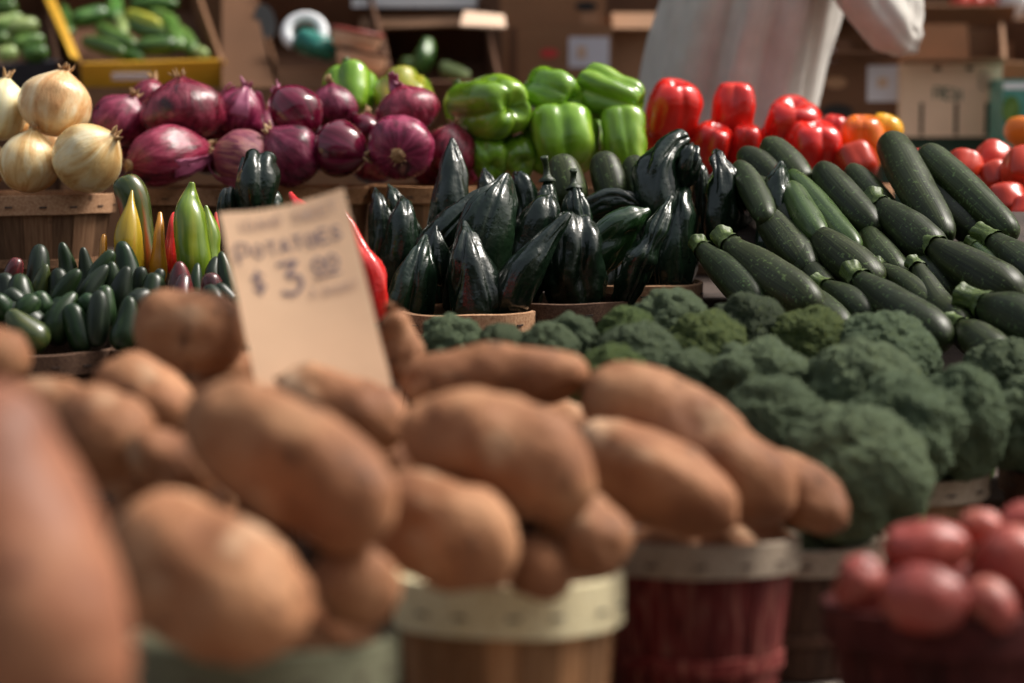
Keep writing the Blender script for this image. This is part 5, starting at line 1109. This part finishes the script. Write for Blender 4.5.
V = [((0, 0, .94), (.10, .15)), ((0.0, 0, 1.12), (.09, .13)), ((.03, 0, 1.30), (.10, .15)), ((.05, 0, 1.44), (.075, .13)), ((.07, 0, 1.51), .052), ((.095, 0, 1.58), .055), ((.105, 0, 1.66), .082), ((.10, 0, 1.74), .07),
     ((.045, -.18, 1.44), .052), ((.206, -.195, 1.248), .022), ((.196, -.09, 1.45), .026), ((.205, -.06, 1.50), (.022, .036)),
     ((.045, .18, 1.44), .052), ((.02, .24, 1.16), .040), ((.12, .22, .93), .028), ((.15, .21, .86), (.022, .036)),
     ((.0, -.09, .88), .085), ((.02, -.10, .50), .055), ((-.02, -.10, .10), .040), ((.11, -.11, .045), (.035, .04)),
     ((.0, .09, .88), .085), ((.02, .10, .50), .055), ((-.02, .10, .10), .040), ((.11, .11, .045), (.035, .04))]
E = [(0, 1), (1, 2), (2, 3), (3, 4), (4, 5), (5, 6), (6, 7), (3, 8), (8, 9), (9, 10), (10, 11), (3, 12), (12, 13), (13, 14), (14, 15), (0, 16), (16, 17), (17, 18), (18, 19), (0, 20), (20, 21), (21, 22), (22, 23)]
for (hx, hy, hz), dr in (((.205, -.06, 1.50), Vector((-.25, .25, 1))), ((.15, .21, .86), Vector((.3, 0, -1)))):
    b = 11 if hz > 1 else 15; dr.normalize(); sd = dr.cross(Vector((0, 0, 1)) if abs(dr.z) < .8 else Vector((1, .2, 0))).normalized(); up_ = dr.cross(sd)
    for q, ln in ((-1.5, .062), (-.5, .074), (.5, .078), (1.5, .068)):
        o0 = Vector((hx, hy, hz)) + sd * q * .019 + dr * .045; i0 = len(V)
        V += [(tuple(o0), .0095), (tuple(o0 + dr * ln * .5 + up_ * .008), .0085), (tuple(o0 + dr * ln * .9 + up_ * .026), .0072)]; E += [(b, i0), (i0, i0 + 1), (i0 + 1, i0 + 2)]
    i0 = len(V); o0 = Vector((hx, hy, hz)) - sd * .040 + dr * .012
    V += [(tuple(o0), .011), (tuple(o0 - sd * .012 + dr * .032 + up_ * .012), .009)]; E += [(b, i0), (i0, i0 + 1)]
skin('body', V, E, pr, 'skin')
g = G(); tube(g, [(.176, 0, 1.675), (.196, 0, 1.655)], [(0, 0), (.2, .6), (.8, 1), (1, .5), (1, 0)], .014, 14, 10); g.build('nose', 'skin', pr)
for sy in (-1, 1):
    g = G(); tube(g, [(.165, sy * .030, 1.69), (.182, sy * .031, 1.69)], [(0, 0), (.2, .8), (.6, 1), (.95, .5), (1, 0)], .011, 14, 10); g.build('eye', 'eye', pr)
    g = G(); tube(g, [(.10, sy * .076, 1.65), (.092, sy * .084, 1.675), (.10, sy * .08, 1.70)], [(0, 0), (.1, .8), (.5, 1), (.9, .8), (1, 0)], .016, 12, 12); g.build('ear', 'skin', pr)
g = G(); tube(g, [(.176, -.024, 1.615), (.184, 0, 1.613), (.176, .024, 1.615)], [(0, 0), (.1, .6), (.5, 1), (.9, .6), (1, 0)], .007, 10, 12); g.build('mouth', 'petal', pr)
g = G(); tube(g, [(.075, 0, 1.60), (.075, 0, 1.70), (.085, 0, 1.775)], [(0, 0), (0, .7), (.3, .95), (.6, 1), (.85, .8), (.97, .4), (1, 0)], .094, 32, 24, None, (.006, 30, 3), .95); g.build('hair', 'hair', pr)
# loose shirt: torso and sleeves in one mesh
g = G(); ns, nr = 96, 60; vs = []; fs = []
sp = cr([(-.045, 0, .80), (-.040, 0, .98), (-.012, 0, 1.15), (.018, 0, 1.30), (.045, 0, 1.44), (.06, 0, 1.50), (.072, 0, 1.535)], nr)
rx = cr([(.135,), (.133,), (.125,), (.128,), (.115,), (.085,), (.062,)], nr); ry = cr([(.225,), (.22,), (.205,), (.215,), (.205,), (.12,), (.064,)], nr)
for i in range(nr):
    u = i / (nr - 1)
    for j in range(ns):
        th = 2 * math.pi * j / ns; c_, s_2 = math.cos(th), math.sin(th)
        fo = noise.noise(Vector((c_ * 4.2 + u * 1.3, s_2 * 4.2, u * 1.6))) * .036 * (1 - u * .5) + noise.noise(Vector((c_ * 9 - u * 2.4, s_2 * 9, u * 2.5 + 5))) * .014 * (1 - u * .5) + noise.noise(Vector((c_ * 3, s_2 * 3, u * 14 + 2))) * .004
        vs.append((sp[i][0] + c_ * (float(rx[i][0]) + fo), s_2 * (float(ry[i][0]) + fo), sp[i][2]))
for i in range(nr - 1):
    for j in range(ns): fs.append((i * ns + j, i * ns + (j + 1) % ns, (i + 1) * ns + (j + 1) % ns, (i + 1) * ns + j))
g.add(vs, fs)
def sleeve(pts, r0, bent=False):
    o0 = len(g.v)
    ctrl = [(-.02, .0), (0, .7), (.06, 1.05), (.2, 1), (.36, .84), (.5, .60), (.57, .40), (.63, .55), (.72, .68), (.85, .62), (.97, .56), (1, .58), (1, .5), (.95, .42)] if bent else [(-.02, .0), (0, .7), (.06, 1.05), (.2, 1), (.4, .96), (.55, 1.0), (.62, .92), (.8, .74), (.97, .6), (1, .62), (1, .5), (.9, .45)]
    tube(g, pts, ctrl, r0, 56, 90, (3, .10, .8, 2), (.007, 17, seed(), .0035), .9)
sleeve([(.04, -.14, 1.475), (.085, -.19, 1.43), (.126, -.205, 1.37), (.166, -.207, 1.292), (.208, -.200, 1.242), (.206, -.175, 1.285), (.192, -.14, 1.37), (.196, -.10, 1.44)], .058, True)
sleeve([(.035, .15, 1.47), (.035, .215, 1.34), (.02, .245, 1.20), (.02, .245, 1.15), (.05, .24, 1.08), (.09, .23, 1.00), (.115, .222, .945)], .072)
o = g.build('shirt', 'shirt', pr)
o['label'] = 'loose beige cotton shirt with long soft folds'
g = G()
for sy in (-1, 1): tube(g, [(0, sy * .085, .98), (.02, sy * .10, .52), (-.02, sy * .10, .09)], [(0, .2), (0, 1), (.2, 1), (.5, .8), (1, .72), (1, .5)], .105, 28, 30, None, (.008, 12, seed()))
g.build('trousers', 'denim', pr)
for sy in (-1, 1):
    g = G(); tube(g, [(-.075, sy * .105, .048), (.03, sy * .108, .048), (.185, sy * .115, .04)], [(0, 0), (.02, .6), (.15, .95), (.5, .9), (.8, 1), (.96, .6), (1, 0)], .05, 20, 20, None, None, .85); g.build('shoe', 'shoe', pr)
